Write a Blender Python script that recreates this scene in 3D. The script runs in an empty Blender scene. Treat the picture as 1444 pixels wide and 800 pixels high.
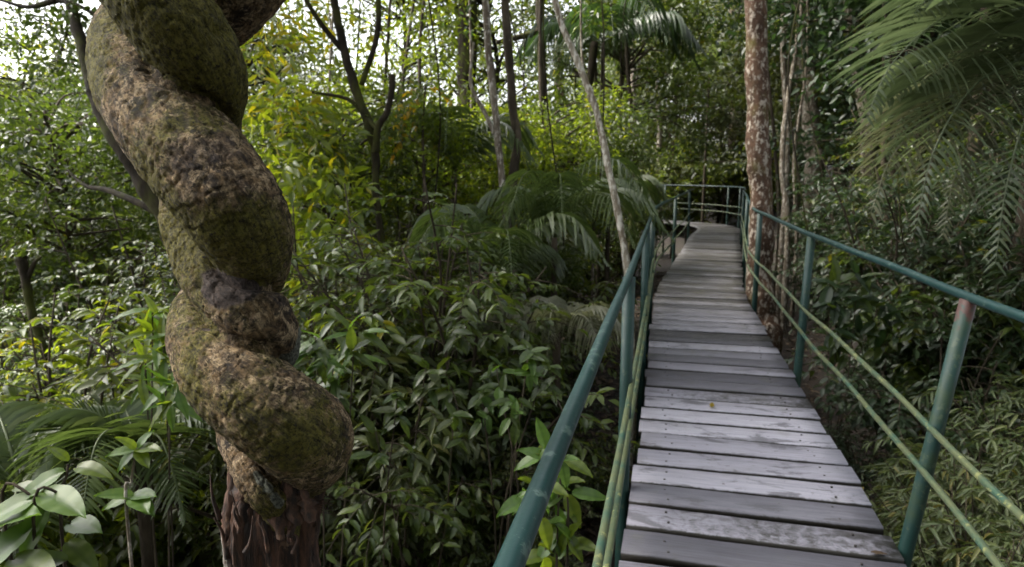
import bpy, math, random
import numpy as np
from mathutils import Vector, Matrix, noise

# ------------------------------------------------------------------ camera, sky, sun, exposure
scene = bpy.context.scene
COL = scene.collection
R = math.radians
CAM_H = 1.45                      # eye height above the boardwalk (z = 0)
PITCH = R(9.7)
FPX = 942.0                       # focal length in photo pixels (photo 1444 wide)
cam_d = bpy.data.cameras.new('camera')
cam = bpy.data.objects.new('camera', cam_d); COL.objects.link(cam)
cam.location = (0, 0, CAM_H); cam.rotation_euler = (R(90) - PITCH, 0, 0)
cam_d.sensor_width = 36.0; cam_d.lens = 36.0 * FPX / 1444.0
cam_d.clip_start = 0.02; cam_d.clip_end = 3000
cam_d.dof.use_dof = True; cam_d.dof.focus_distance = 0.96; cam_d.dof.aperture_fstop = 9.0
scene.camera = cam

SUN_EL, SUN_AZ = R(50), R(-72)    # azimuth from +Y towards +X
world = bpy.data.worlds.new('World'); scene.world = world; world.use_nodes = True
wn, wl = world.node_tree.nodes, world.node_tree.links
bg = wn['Background']; bg.inputs['Strength'].default_value = 0.12
sky = wn.new('ShaderNodeTexSky'); sky.sky_type = 'NISHITA'; sky.sun_disc = False
sky.sun_elevation = SUN_EL; sky.sun_rotation = SUN_AZ; sky.air_density = 1.0; sky.dust_density = 5.0; sky.ozone_density = 1.0
hs = wn.new('ShaderNodeHueSaturation'); hs.inputs['Saturation'].default_value = 0.30
wl.new(sky.outputs[0], hs.inputs['Color']); wl.new(hs.outputs[0], bg.inputs['Color'])
sun_d = bpy.data.lights.new('sun', 'SUN'); sun_d.energy = 1.5; sun_d.angle = R(30); sun_d.color = (1, 0.93, 0.80)
sun = bpy.data.objects.new('sun', sun_d); COL.objects.link(sun)
sdir = Vector((math.sin(SUN_AZ) * math.cos(SUN_EL), math.cos(SUN_AZ) * math.cos(SUN_EL), math.sin(SUN_EL)))
sun.rotation_euler = sdir.to_track_quat('Z', 'Y').to_euler(); sun.location = (0, 0, 30)

vs = scene.view_settings
scene.display_settings.display_device = 'sRGB'
vs.view_transform = 'Standard'; vs.look = 'None'; vs.gamma = 1.0; vs.exposure = 2.5; vs.use_curve_mapping = False
cy = scene.cycles
cy.max_bounces = 6; cy.diffuse_bounces = 3; cy.glossy_bounces = 2; cy.transmission_bounces = 3
cy.use_denoising = True; cy.sample_clamp_indirect = 6.0; cy.caustics_reflective = False; cy.caustics_refractive = False

# ------------------------------------------------------------------ helpers
rng = np.random.default_rng(7)
random.seed(7)
CF = np.array([0, math.cos(PITCH), -math.sin(PITCH)])
CU = np.array([0, math.sin(PITCH), math.cos(PITCH)])
CR = np.array([1.0, 0, 0]); CO = np.array([0, 0, CAM_H])


def P(px, py, d):                 # photo pixel + distance along the view axis -> place in the world
    return CO + d * (CF + (px - 722) / FPX * CR - (py - 400) / FPX * CU)


def G(px, py, z=0.0):             # photo pixel -> where its ray meets the level z
    v = CF + (px - 722) / FPX * CR - (py - 400) / FPX * CU
    return CO + v * ((z - CAM_H) / v[2])


def make_mesh(name, V, faces, attrs=None, smooth=True):
    """faces: list of (M,k) int arrays"""
    V = np.asarray(V, dtype=np.float32).reshape(-1, 3)
    me = bpy.data.meshes.new(name)
    me.vertices.add(len(V)); me.vertices.foreach_set('co', V.ravel())
    idx = np.concatenate([np.asarray(f, dtype=np.int32).ravel() for f in faces])
    cnt = np.concatenate([np.full(len(f), np.asarray(f).shape[1], dtype=np.int32) for f in faces])
    st = np.zeros(len(cnt), dtype=np.int32); st[1:] = np.cumsum(cnt)[:-1]
    me.loops.add(len(idx)); me.loops.foreach_set('vertex_index', idx)
    me.polygons.add(len(cnt)); me.polygons.foreach_set('loop_start', st)
    me.polygons.foreach_set('loop_total', cnt)
    if smooth:
        me.polygons.foreach_set('use_smooth', np.ones(len(cnt), dtype=bool))
    for k, a in (attrs or {}).items():
        at = me.attributes.new(k, 'FLOAT', 'POINT'); at.data.foreach_set('value', np.asarray(a, dtype=np.float32).ravel())
    me.update(calc_edges=True)
    return me


class MB:
    def __init__(s): s.V = []; s.F = {3: [], 4: []}; s.n = 0; s.A = []
    def add(s, V, faces, tint=0.5):
        V = np.asarray(V, dtype=float).reshape(-1, 3)
        for f in faces:
            f = np.asarray(f, dtype=int)
            if f.size: s.F[f.shape[1]].append(f + s.n)
        s.V.append(V); s.A.append(np.broadcast_to(np.asarray(tint, dtype=float), (len(V),))); s.n += len(V)
    def mesh(s, name, smooth=True):
        return make_mesh(name, np.concatenate(s.V), [np.concatenate(s.F[k]) for k in (3, 4) if s.F[k]], {'tint': np.concatenate(s.A)}, smooth)


def link(name, data, mat=None, parent=None, kind=None, loc=None):
    o = bpy.data.objects.new(name, data); COL.objects.link(o)
    if mat is not None and data is not None:
        if not data.materials: data.materials.append(mat)
    if parent is not None: o.parent = parent
    if kind: o['kind'] = kind
    if loc is not None: o.location = loc
    return o


def thing(name, label, cat, loc=(0, 0, 0), group=None):
    o = link(name, None, loc=tuple(float(v) for v in loc)); o.empty_display_size = 0.1
    return tag(o, label, cat, group)


def tag(o, label, cat, group=None):
    o['label'] = label; o['category'] = cat
    if group: o['group'] = group
    return o


def copy_tree(o, loc, rz, sc, label=None, group=None):
    c = o.copy(); COL.objects.link(c)
    c.location = loc; c.rotation_euler = (0, 0, rz); c.scale = sc if hasattr(sc, '__len__') else (sc, sc, sc)
    if label: c['label'] = label
    if group: c['group'] = group
    for ch in o.children:
        k = ch.copy(); COL.objects.link(k); k.parent = c
        for g in ch.children:
            q = g.copy(); COL.objects.link(q); q.parent = k
    return c


def catmull(pts, n):
    """smooth curve through rows of any dimension, n samples per span"""
    p = np.asarray(pts, dtype=float)
    p = np.vstack([2 * p[0] - p[1], p, 2 * p[-1] - p[-2]])
    out = []
    t = np.linspace(0, 1, n, endpoint=False)[:, None]
    for i in range(1, len(p) - 2):
        a, b, c, d = p[i - 1], p[i], p[i + 1], p[i + 2]
        out.append(0.5 * (2 * b + (c - a) * t + (2 * a - 5 * b + 4 * c - d) * t ** 2 + (-a + 3 * b - 3 * c + d) * t ** 3))
    out.append(p[-2][None])
    return np.concatenate(out)


def frames(pts):
    pts = np.asarray(pts, dtype=float)
    T = np.gradient(pts, axis=0); T /= np.linalg.norm(T, axis=1)[:, None] + 1e-12
    N = np.zeros_like(T)
    a = np.array([0, -1.0, 0]) if abs(T[0][1]) < 0.9 else np.array([1.0, 0, 0])
    n = a - T[0] * a.dot(T[0]); n /= np.linalg.norm(n)
    for i in range(len(T)):
        n = n - T[i] * n.dot(T[i]); n /= np.linalg.norm(n); N[i] = n
    return T, N, np.cross(T, N)


def tube(pts, rad, seg=8, cap=True):
    pts = np.asarray(pts, dtype=float); m = len(pts)
    rad = np.broadcast_to(np.asarray(rad, dtype=float), (m,))
    T, N, B = frames(pts)
    a = np.arange(seg) * 2 * math.pi / seg
    V = pts[:, None] + rad[:, None, None] * (np.cos(a)[None, :, None] * N[:, None] + np.sin(a)[None, :, None] * B[:, None])
    V = V.reshape(-1, 3)
    i = np.arange(m - 1)[:, None] * seg; j = np.arange(seg)[None]; k = (j + 1) % seg
    Q = np.stack([i + j, i + k, i + seg + k, i + seg + j], -1).reshape(-1, 4)
    F = [Q]
    if cap:
        V = np.vstack([V, pts[0], pts[-1]]); jj = np.arange(seg); kk = (jj + 1) % seg
        F.append(np.stack([kk, jj, np.full(seg, m * seg)], -1))
        F.append(np.stack([(m - 1) * seg + jj, (m - 1) * seg + kk, np.full(seg, m * seg + 1)], -1))
    return V, F


def nrm(v): return v / (np.linalg.norm(v, axis=-1, keepdims=True) + 1e-9)

# leaf templates: along, side, up
L8 = np.array([(0, 0, 0), (.28, .43, .09), (.28, 0, .02), (.28, -.43, .09), (.66, .38, .05), (.66, 0, -.02), (.66, -.38, .05), (1, 0, -.16)])
L8T = np.array([(0, 2, 1), (0, 3, 2), (4, 5, 7), (5, 6, 7)]); L8Q = np.array([(1, 2, 5, 4), (2, 3, 6, 5)])
L4 = np.array([(0, 0, 0), (.45, .5, .10), (1, 0, -.08), (.45, -.5, .10)]); L4T = np.array([(0, 2, 1), (0, 3, 2)])


def leaves(mb, p, d, n, L, W, tint, near=True):
    p = np.asarray(p, float); N = len(p)
    if N == 0: return
    d = nrm(np.asarray(d, float)); s = nrm(np.cross(d, n)); u = np.cross(s, d)
    tp = L8 if near else L4
    L = np.broadcast_to(L, (N,))[:, None, None]; W = np.broadcast_to(W, (N,))[:, None, None]
    V = p[:, None] + tp[None, :, 0:1] * L * d[:, None] + tp[None, :, 1:2] * W * s[:, None] + tp[None, :, 2:3] * L * u[:, None]
    k = len(tp); off = (np.arange(N) * k)[:, None, None]
    F = [(L8T[None] + off).reshape(-1, 3), (L8Q[None] + off).reshape(-1, 4)] if near else [(L4T[None] + off).reshape(-1, 3)]
    mb.add(V.reshape(-1, 3), F, np.repeat(np.broadcast_to(tint, (N,)), k))


def rand_dirs(n, r, zlo=-1, zhi=1):
    z = r.uniform(zlo, zhi, n); a = r.uniform(0, 2 * math.pi, n); q = np.sqrt(np.maximum(0, 1 - z * z))
    return np.stack([q * np.cos(a), q * np.sin(a), z], -1)

# ------------------------------------------------------------------ materials
def new_mat(name):
    m = bpy.data.materials.new(name); m.use_nodes = True
    nt = m.node_tree; nt.nodes.remove(nt.nodes['Principled BSDF'])
    return m, nt.nodes, nt.links, nt.nodes['Material Output']


def nd(N, t, **kw):
    n = N.new(t)
    for k, v in kw.items():
        if k in n.inputs: n.inputs[k].default_value = v
        else: setattr(n, k, v)
    return n


def ramp(N, stops, interp='LINEAR'):
    r = N.new('ShaderNodeValToRGB'); r.color_ramp.interpolation = interp
    e = r.color_ramp.elements
    while len(e) < len(stops): e.new(0.5)
    for el, (p, c) in zip(e, stops):
        el.position = p; el.color = (c, c, c, 1) if not hasattr(c, '__len__') else (*c[:3], 1)
    return r


def mixc(N, Lk, fac, a, b, mode='MIX'):
    m = N.new('ShaderNodeMix'); m.data_type = 'RGBA'; m.blend_type = mode
    for sock, v in ((m.inputs['Factor'], fac), (m.inputs['A'], a), (m.inputs['B'], b)):
        if isinstance(v, bpy.types.NodeSocket): Lk.new(v, sock)
        elif hasattr(v, '__len__'): sock.default_value = (*v[:3], 1)
        else: sock.default_value = v
    return m.outputs['Result']


def mathn(N, Lk, op, a, b=None, c=None, clamp=False):
    m = N.new('ShaderNodeMath'); m.operation = op; m.use_clamp = clamp
    for i, v in enumerate((a, b, c)):
        if v is None: continue
        if isinstance(v, bpy.types.NodeSocket): Lk.new(v, m.inputs[i])
        else: m.inputs[i].default_value = v
    return m.outputs[0]


def noise_n(N, Lk, vec, scale, detail=4, rough=0.6, dist=0.0):
    n = N.new('ShaderNodeTexNoise'); n.inputs['Scale'].default_value = scale
    n.inputs['Detail'].default_value = detail; n.inputs['Roughness'].default_value = rough; n.inputs['Distortion'].default_value = dist
    if vec is not None: Lk.new(vec, n.inputs['Vector'])
    return n


def leaf_mat(name, dark, mid, light, trans, tmix=0.35, rough=0.42, spec=0.5):
    m, N, Lk, out = new_mat(name)
    at = nd(N, 'ShaderNodeAttribute', attribute_name='tint')
    oi = N.new('ShaderNodeObjectInfo')
    t = mathn(N, Lk, 'ADD', at.outputs['Fac'], mathn(N, Lk, 'MULTIPLY', mathn(N, Lk, 'SUBTRACT', oi.outputs['Random'], 0.5), 0.3), clamp=True)
    rp = ramp(N, [(0.0, dark), (0.5, mid), (0.93, light), (.975, (light[0] * 1.25, light[1] * 1.08, light[2] * .8)), (1.0, (light[0] * 1.3, light[1] * .95, light[2] * .6))])
    Lk.new(t, rp.inputs[0])
    tc = N.new('ShaderNodeTexCoord')
    nz = noise_n(N, Lk, tc.outputs['Object'], 30, 2)
    col = mixc(N, Lk, 0.35, rp.outputs[0], mixc(N, Lk, 1.0, rp.outputs[0], nz.outputs['Fac'], 'MULTIPLY'), 'MIX')
    b = nd(N, 'ShaderNodeBsdfPrincipled', Roughness=rough); b.inputs['Specular IOR Level'].default_value = spec
    Lk.new(col, b.inputs['Base Color'])
    tr = N.new('ShaderNodeBsdfTranslucent')
    Lk.new(mixc(N, Lk, 1.0, rp.outputs[0], trans, 'MULTIPLY'), tr.inputs['Color'])
    mx = N.new('ShaderNodeMixShader'); mx.inputs[0].default_value = tmix
    Lk.new(b.outputs[0], mx.inputs[1]); Lk.new(tr.outputs[0], mx.inputs[2]); Lk.new(mx.outputs[0], out.inputs[0])
    return m

M = {}
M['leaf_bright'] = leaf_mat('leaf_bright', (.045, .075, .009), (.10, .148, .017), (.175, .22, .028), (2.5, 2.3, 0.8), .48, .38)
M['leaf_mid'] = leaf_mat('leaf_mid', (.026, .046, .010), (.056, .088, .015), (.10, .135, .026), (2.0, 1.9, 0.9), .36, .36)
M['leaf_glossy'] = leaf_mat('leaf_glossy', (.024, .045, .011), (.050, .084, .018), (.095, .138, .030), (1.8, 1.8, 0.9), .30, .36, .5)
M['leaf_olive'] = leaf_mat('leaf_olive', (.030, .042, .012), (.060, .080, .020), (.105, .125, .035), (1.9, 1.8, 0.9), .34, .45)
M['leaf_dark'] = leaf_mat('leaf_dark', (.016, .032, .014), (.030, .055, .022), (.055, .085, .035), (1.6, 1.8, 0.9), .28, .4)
M['leaf_bamboo'] = leaf_mat('leaf_bamboo', (.040, .062, .020), (.085, .12, .042), (.16, .19, .075), (1.7, 1.7, 0.9), .32, .42)
M['leaf_palm'] = leaf_mat('leaf_palm', (.055, .075, .042), (.10, .13, .076), (.17, .20, .125), (1.7, 1.75, 1.2), .42, .38, .5)
M['leaf_palm_old'] = leaf_mat('leaf_palm_old', (.085, .095, .055), (.16, .168, .105), (.25, .25, .17), (1.5, 1.5, 1.1), .40, .45)
M['leaf_palm_green'] = leaf_mat('leaf_palm_green', (.040, .066, .022), (.078, .115, .038), (.14, .175, .065), (1.6, 1.6, 0.9), .32, .40, .5)
M['leaf_yellow'] = leaf_mat('leaf_yellow', (.20, .15, .01), (.34, .25, .015), (.48, .36, .03), (1.6, 1.5, .6), .4, .45)
M['leaf_pale'] = leaf_mat('leaf_pale', (.045, .095, .016), (.08, .15, .026), (.135, .205, .042), (1.7, 1.7, .8), .40, .40, .4)
M['leaf_litter'] = leaf_mat('leaf_litter', (.030, .018, .010), (.065, .040, .022), (.13, .085, .045), (1, 1, 1), .1, .6)


def bark_mat(name, base, pale, dark, moss, mossamt=0.5, scale=8.0, palamt=0.5, stretch=0.35):
    m, N, Lk, out = new_mat(name)
    tc = N.new('ShaderNodeTexCoord'); mp = N.new('ShaderNodeMapping'); mp.inputs['Scale'].default_value = (1, 1, stretch)
    geo = N.new('ShaderNodeNewGeometry')
    Lk.new(geo.outputs['Position'], mp.inputs[0]); v = mp.outputs[0]
    n1 = noise_n(N, Lk, v, scale, 6, .65); n2 = noise_n(N, Lk, v, scale * 2.7, 5, .7); n3 = noise_n(N, Lk, v, scale * .45, 4, .6)
    c = mixc(N, Lk, ramp_f(N, Lk, n1.outputs['Fac'], .35, .7), dark, base)
    c = mixc(N, Lk, ramp_f(N, Lk, n2.outputs['Fac'], 1 - palamt, 1 - palamt + .12), c, pale)
    c = mixc(N, Lk, ramp_f(N, Lk, n3.outputs['Fac'], 1 - mossamt, 1.2 - mossamt), c, moss)
    b = nd(N, 'ShaderNodeBsdfPrincipled', Roughness=.9); b.inputs['Specular IOR Level'].default_value = .15; Lk.new(c, b.inputs['Base Color'])
    bp = nd(N, 'ShaderNodeBump', Strength=.7, Distance=.02); Lk.new(n2.outputs['Fac'], bp.inputs['Height']); Lk.new(bp.outputs[0], b.inputs['Normal'])
    Lk.new(b.outputs[0], out.inputs[0])
    return m


def ramp_f(N, Lk, sock, lo, hi):
    mr = N.new('ShaderNodeMapRange'); mr.interpolation_type = 'SMOOTHSTEP'
    mr.inputs['From Min'].default_value = lo; mr.inputs['From Max'].default_value = hi
    Lk.new(sock, mr.inputs['Value']); return mr.outputs[0]

M['bark'] = bark_mat('bark', (.085, .068, .048), (.17, .15, .12), (.035, .028, .02), (.05, .062, .016), .42, 9, .38)
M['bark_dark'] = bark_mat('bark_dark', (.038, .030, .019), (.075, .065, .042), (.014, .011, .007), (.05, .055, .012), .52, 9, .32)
M['bark_pale'] = bark_mat('bark_pale', (.20, .17, .13), (.42, .39, .34), (.09, .07, .05), (.10, .11, .04), .34, 11, .50)
M['bark_white'] = bark_mat('bark_white', (.30, .27, .21), (.52, .49, .42), (.12, .09, .06), (.12, .13, .05), .36, 14, .52)
M['bark_lichen'] = bark_mat('bark_lichen', (.115, .068, .044), (.34, .30, .25), (.045, .027, .018), (.085, .07, .02), .47, 8.0, .50, .6)


M['bark_black'] = bark_mat('bark_black', (.018, .014, .009), (.035, .03, .02), (.008, .006, .004), (.03, .034, .008), .48, 9, .30)


def pipe_mat(name, paint, worn, fade, amt, rough=.38):
    m, N, Lk, out = new_mat(name)
    geo = N.new('ShaderNodeNewGeometry')
    n1 = noise_n(N, Lk, geo.outputs['Position'], 6, 5, .65); n2 = noise_n(N, Lk, geo.outputs['Position'], 60, 3, .6)
    n3 = noise_n(N, Lk, geo.outputs['Position'], 22, 5, .7)
    c = mixc(N, Lk, ramp_f(N, Lk, n1.outputs['Fac'], 1 - amt, 1.25 - amt), paint, fade)
    c = mixc(N, Lk, mathn(N, Lk, 'MULTIPLY', ramp_f(N, Lk, n3.outputs['Fac'], .585, .625), .85), c, worn)
    b = nd(N, 'ShaderNodeBsdfPrincipled'); Lk.new(c, b.inputs['Base Color'])
    rr = mathn(N, Lk, 'MULTIPLY_ADD', n1.outputs['Fac'], .4, rough - .2); Lk.new(rr, b.inputs['Roughness'])
    bp = nd(N, 'ShaderNodeBump', Strength=.25, Distance=.002); Lk.new(n2.outputs['Fac'], bp.inputs['Height']); Lk.new(bp.outputs[0], b.inputs['Normal'])
    Lk.new(b.outputs[0], out.inputs[0]); return m

M['green_paint'] = pipe_mat('green_paint', (.004, .028, .027), (.06, .10, .085), (.008, .034, .024), .42, .46)
M['green_post'] = pipe_mat('green_post', (.006, .033, .028), (.045, .07, .042), (.022, .044, .018), .50, .55)
M['algae_rail'] = pipe_mat('algae_rail', (.075, .09, .04), (.19, .20, .075), (.018, .062, .042), .58, .55)
M['rust'] = pipe_mat('rust', (.115, .035, .028), (.17, .11, .09), (.06, .022, .02), .45, .7)


def rusty_post_mat():
    m = M['green_post'].copy(); m.name = 'rusty_post'; N, Lk = m.node_tree.nodes, m.node_tree.links
    b = next(n for n in N if n.type == 'BSDF_PRINCIPLED'); old = b.inputs['Base Color'].links[0].from_socket
    geo = N.new('ShaderNodeNewGeometry'); sx = N.new('ShaderNodeSeparateXYZ'); Lk.new(geo.outputs['Position'], sx.inputs[0])
    n = noise_n(N, Lk, geo.outputs['Position'], 24, 5, .7); n2 = noise_n(N, Lk, geo.outputs['Position'], 70, 4, .7)
    f = ramp_f(N, Lk, mathn(N, Lk, 'ADD', sx.outputs[2], mathn(N, Lk, 'MULTIPLY_ADD', n.outputs['Fac'], .35, -.175)), .905, .94)
    Lk.new(mixc(N, Lk, f, old, mixc(N, Lk, n2.outputs['Fac'], (.024, .011, .009), (.085, .034, .027))), b.inputs['Base Color'])
    return m

M['rusty_post'] = rusty_post_mat()


def plank_mat():
    m, N, Lk, out = new_mat('weathered_plank')
    tc = N.new('ShaderNodeTexCoord'); oi = N.new('ShaderNodeObjectInfo')
    off = N.new('ShaderNodeCombineXYZ')
    Lk.new(mathn(N, Lk, 'MULTIPLY', oi.outputs['Random'], 37.0), off.inputs[0]); Lk.new(mathn(N, Lk, 'MULTIPLY', oi.outputs['Random'], 91.0), off.inputs[1])
    va = N.new('ShaderNodeVectorMath'); va.operation = 'ADD'; Lk.new(tc.outputs['Object'], va.inputs[0]); Lk.new(off.outputs[0], va.inputs[1])
    mp = N.new('ShaderNodeMapping'); mp.inputs['Scale'].default_value = (1.2, 22, 8); Lk.new(va.outputs[0], mp.inputs[0])
    grain = noise_n(N, Lk, mp.outputs[0], 3.0, 6, .7, .4)
    mp2 = N.new('ShaderNodeMapping'); mp2.inputs['Scale'].default_value = (2.0, 5.5, 3); Lk.new(va.outputs[0], mp2.inputs[0])
    blot = noise_n(N, Lk, mp2.outputs[0], 1.6, 7, .68, .6)
    spots = noise_n(N, Lk, va.outputs[0], 26, 4, .7, .5)
    tone = ramp(N, [(0, (.07, .069, .085)), (.22, (.13, .129, .152)), (.45, (.26, .257, .30)), (1, (.42, .415, .47))]); Lk.new(oi.outputs['Random'], tone.inputs[0])
    c = mixc(N, Lk, ramp_f(N, Lk, grain.outputs['Fac'], .25, .75), mixc(N, Lk, 1, tone.outputs[0], (.62, .60, .62), 'MULTIPLY'), tone.outputs[0])
    c = mixc(N, Lk, mathn(N, Lk, 'MULTIPLY', ramp_f(N, Lk, blot.outputs['Fac'], .54, .62), .72), c, (.06, .058, .066))
    c = mixc(N, Lk, mathn(N, Lk, 'MULTIPLY', ramp_f(N, Lk, spots.outputs['Fac'], .62, .70), .75), c, (.07, .065, .065))
    # algae tint, deepened so that the far stretch turns darker
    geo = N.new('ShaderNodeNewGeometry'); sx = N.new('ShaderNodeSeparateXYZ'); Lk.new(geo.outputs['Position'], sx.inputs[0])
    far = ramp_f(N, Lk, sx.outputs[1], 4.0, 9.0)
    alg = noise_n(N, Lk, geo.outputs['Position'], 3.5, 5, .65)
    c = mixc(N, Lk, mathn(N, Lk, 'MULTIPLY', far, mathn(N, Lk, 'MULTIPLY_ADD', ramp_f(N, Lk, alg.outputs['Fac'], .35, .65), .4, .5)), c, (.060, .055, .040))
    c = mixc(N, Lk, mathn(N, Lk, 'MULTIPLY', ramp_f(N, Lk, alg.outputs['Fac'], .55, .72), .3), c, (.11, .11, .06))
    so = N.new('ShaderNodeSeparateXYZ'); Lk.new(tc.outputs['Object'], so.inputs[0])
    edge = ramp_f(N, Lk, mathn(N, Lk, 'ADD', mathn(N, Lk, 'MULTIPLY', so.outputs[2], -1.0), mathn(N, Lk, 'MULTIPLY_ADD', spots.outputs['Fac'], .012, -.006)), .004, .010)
    c = mixc(N, Lk, edge, c, (.022, .020, .016))     # dirt, algae and gap shadow painted dark on the sawn edges
    b = nd(N, 'ShaderNodeBsdfPrincipled'); Lk.new(c, b.inputs['Base Color'])
    Lk.new(mathn(N, Lk, 'MULTIPLY_ADD', blot.outputs['Fac'], -.35, .72), b.inputs['Roughness'])
    bp = nd(N, 'ShaderNodeBump', Strength=.55, Distance=.004); Lk.new(grain.outputs['Fac'], bp.inputs['Height']); Lk.new(bp.outputs[0], b.inputs['Normal'])
    Lk.new(b.outputs[0], out.inputs[0]); return m

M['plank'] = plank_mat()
M['beam'] = bark_mat('beam_wood', (.07, .055, .04), (.12, .10, .08), (.03, .024, .018), (.05, .055, .02), .45, 12, .35)
M['nail'] = pipe_mat('nail_iron', (.03, .026, .025), (.06, .04, .03), (.05, .03, .02), .4, .6)


def ground_mat():
    m, N, Lk, out = new_mat('forest_floor')
    geo = N.new('ShaderNodeNewGeometry'); v = geo.outputs['Position']
    n1 = noise_n(N, Lk, v, 1.2, 6, .65); n2 = noise_n(N, Lk, v, 14, 6, .7); n3 = noise_n(N, Lk, v, .5, 3, .5)
    vo = N.new('ShaderNodeTexVoronoi'); vo.inputs['Scale'].default_value = 22; Lk.new(v, vo.inputs['Vector'])
    c = mixc(N, Lk, ramp_f(N, Lk, n2.outputs['Fac'], .35, .7), (.012, .008, .006), (.036, .024, .015))
    c = mixc(N, Lk, mathn(N, Lk, 'MULTIPLY', ramp_f(N, Lk, n1.outputs['Fac'], .5, .65), .5), c, (.035, .04, .014))
    c = mixc(N, Lk, .35, c, mixc(N, Lk, 1, c, vo.outputs['Color'], 'MULTIPLY'))
    b = nd(N, 'ShaderNodeBsdfPrincipled', Roughness=.9); Lk.new(c, b.inputs['Base Color'])
    bp = nd(N, 'ShaderNodeBump', Strength=.9, Distance=.04); Lk.new(n2.outputs['Fac'], bp.inputs['Height']); Lk.new(bp.outputs[0], b.inputs['Normal'])
    Lk.new(b.outputs[0], out.inputs[0]); return m

M['ground'] = ground_mat()


def liana_mat():
    m, N, Lk, out = new_mat('liana_bark')
    tc = N.new('ShaderNodeTexCoord'); v = tc.outputs['Object']
    am = nd(N, 'ShaderNodeAttribute', attribute_name='moss'); al = nd(N, 'ShaderNodeAttribute', attribute_name='lichen'); ad = nd(N, 'ShaderNodeAttribute', attribute_name='dark')
    n1 = noise_n(N, Lk, v, 26, 8, .68, .3); n2 = noise_n(N, Lk, v, 90, 7, .72); n3 = noise_n(N, Lk, v, 11, 5, .6, .4); n4 = noise_n(N, Lk, v, 170, 6, .75); n5 = noise_n(N, Lk, v, 45, 6, .7, .8)
    cx = N.new('ShaderNodeCombineXYZ')
    for q, nm_, sc_f in ((0, 'fa', 1.0), (1, 'fb', 1.0), (2, 'fs', 4.0)):
        an = nd(N, 'ShaderNodeAttribute', attribute_name=nm_); Lk.new(mathn(N, Lk, 'MULTIPLY', an.outputs['Fac'], sc_f), cx.inputs[q])
    fib = noise_n(N, Lk, cx.outputs[0], 9, 7, .72, .5)
    c = mixc(N, Lk, ramp_f(N, Lk, n1.outputs['Fac'], .40, .60), (.052, .034, .020), (.34, .225, .115))
    c = mixc(N, Lk, mathn(N, Lk, 'MULTIPLY', ramp_f(N, Lk, n5.outputs['Fac'], .49, .58), .9), c, (.62, .46, .275))
    c = mixc(N, Lk, mathn(N, Lk, 'MULTIPLY', ramp_f(N, Lk, n3.outputs['Fac'], .56, .66), .45), c, (.11, .08, .078))
    moss_c = mixc(N, Lk, n2.outputs['Fac'], (.055, .058, .008), (.30, .265, .034))
    mf = ramp_f(N, Lk, mathn(N, Lk, 'ADD', mathn(N, Lk, 'MULTIPLY_ADD', am.outputs['Fac'], .7, -.15), mathn(N, Lk, 'MULTIPLY_ADD', n1.outputs['Fac'], -.35, mathn(N, Lk, 'MULTIPLY', n2.outputs['Fac'], .75))), .28, .55)
    c = mixc(N, Lk, mathn(N, Lk, 'MULTIPLY', mf, .92), c, moss_c)
    c = mixc(N, Lk, mathn(N, Lk, 'MULTIPLY', ramp_f(N, Lk, n2.outputs['Fac'], .57, .64), .9), c, (.022, .015, .012))
    c = mixc(N, Lk, ramp_f(N, Lk, mathn(N, Lk, 'ADD', ad.outputs['Fac'], mathn(N, Lk, 'MULTIPLY_ADD', n1.outputs['Fac'], .8, -.4)), .45, .6), c, mixc(N, Lk, n5.outputs['Fac'], (.03, .021, .02), (.22, .165, .14)))
    lich = mixc(N, Lk, n2.outputs['Fac'], (.20, .21, .165), (.38, .39, .32))
    c = mixc(N, Lk, ramp_f(N, Lk, mathn(N, Lk, 'ADD', al.outputs['Fac'], mathn(N, Lk, 'MULTIPLY_ADD', n1.outputs['Fac'], .5, -.25)), .47, .55), c, lich)
    c = mixc(N, Lk, .55, c, mixc(N, Lk, 1, c, ramp_f(N, Lk, fib.outputs['Fac'], .36, .56), 'MULTIPLY'))
    c = mixc(N, Lk, .75, c, mixc(N, Lk, 1, c, ramp_f(N, Lk, n4.outputs['Fac'], .36, .55), 'MULTIPLY'))
    c = mixc(N, Lk, mathn(N, Lk, 'MULTIPLY', ramp_f(N, Lk, n4.outputs['Fac'], .56, .66), .5), c, mixc(N, Lk, 1, c, (1.7, 1.65, 1.5), 'MULTIPLY'))
    b = nd(N, 'ShaderNodeBsdfPrincipled', Roughness=.82); b.inputs['Specular IOR Level'].default_value = .3
    Lk.new(c, b.inputs['Base Color'])
    h = mathn(N, Lk, 'ADD', mathn(N, Lk, 'MULTIPLY', n2.outputs['Fac'], .6), mathn(N, Lk, 'MULTIPLY', n4.outputs['Fac'], .55))
    h = mathn(N, Lk, 'ADD', h, mathn(N, Lk, 'MULTIPLY_ADD', fib.outputs['Fac'], 1.0, mathn(N, Lk, 'MULTIPLY', n1.outputs['Fac'], .6)))
    bp = nd(N, 'ShaderNodeBump', Strength=1.0, Distance=.018); Lk.new(h, bp.inputs['Height']); Lk.new(bp.outputs[0], b.inputs['Normal'])
    Lk.new(b.outputs[0], out.inputs[0]); return m

M['liana'] = liana_mat()


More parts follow.
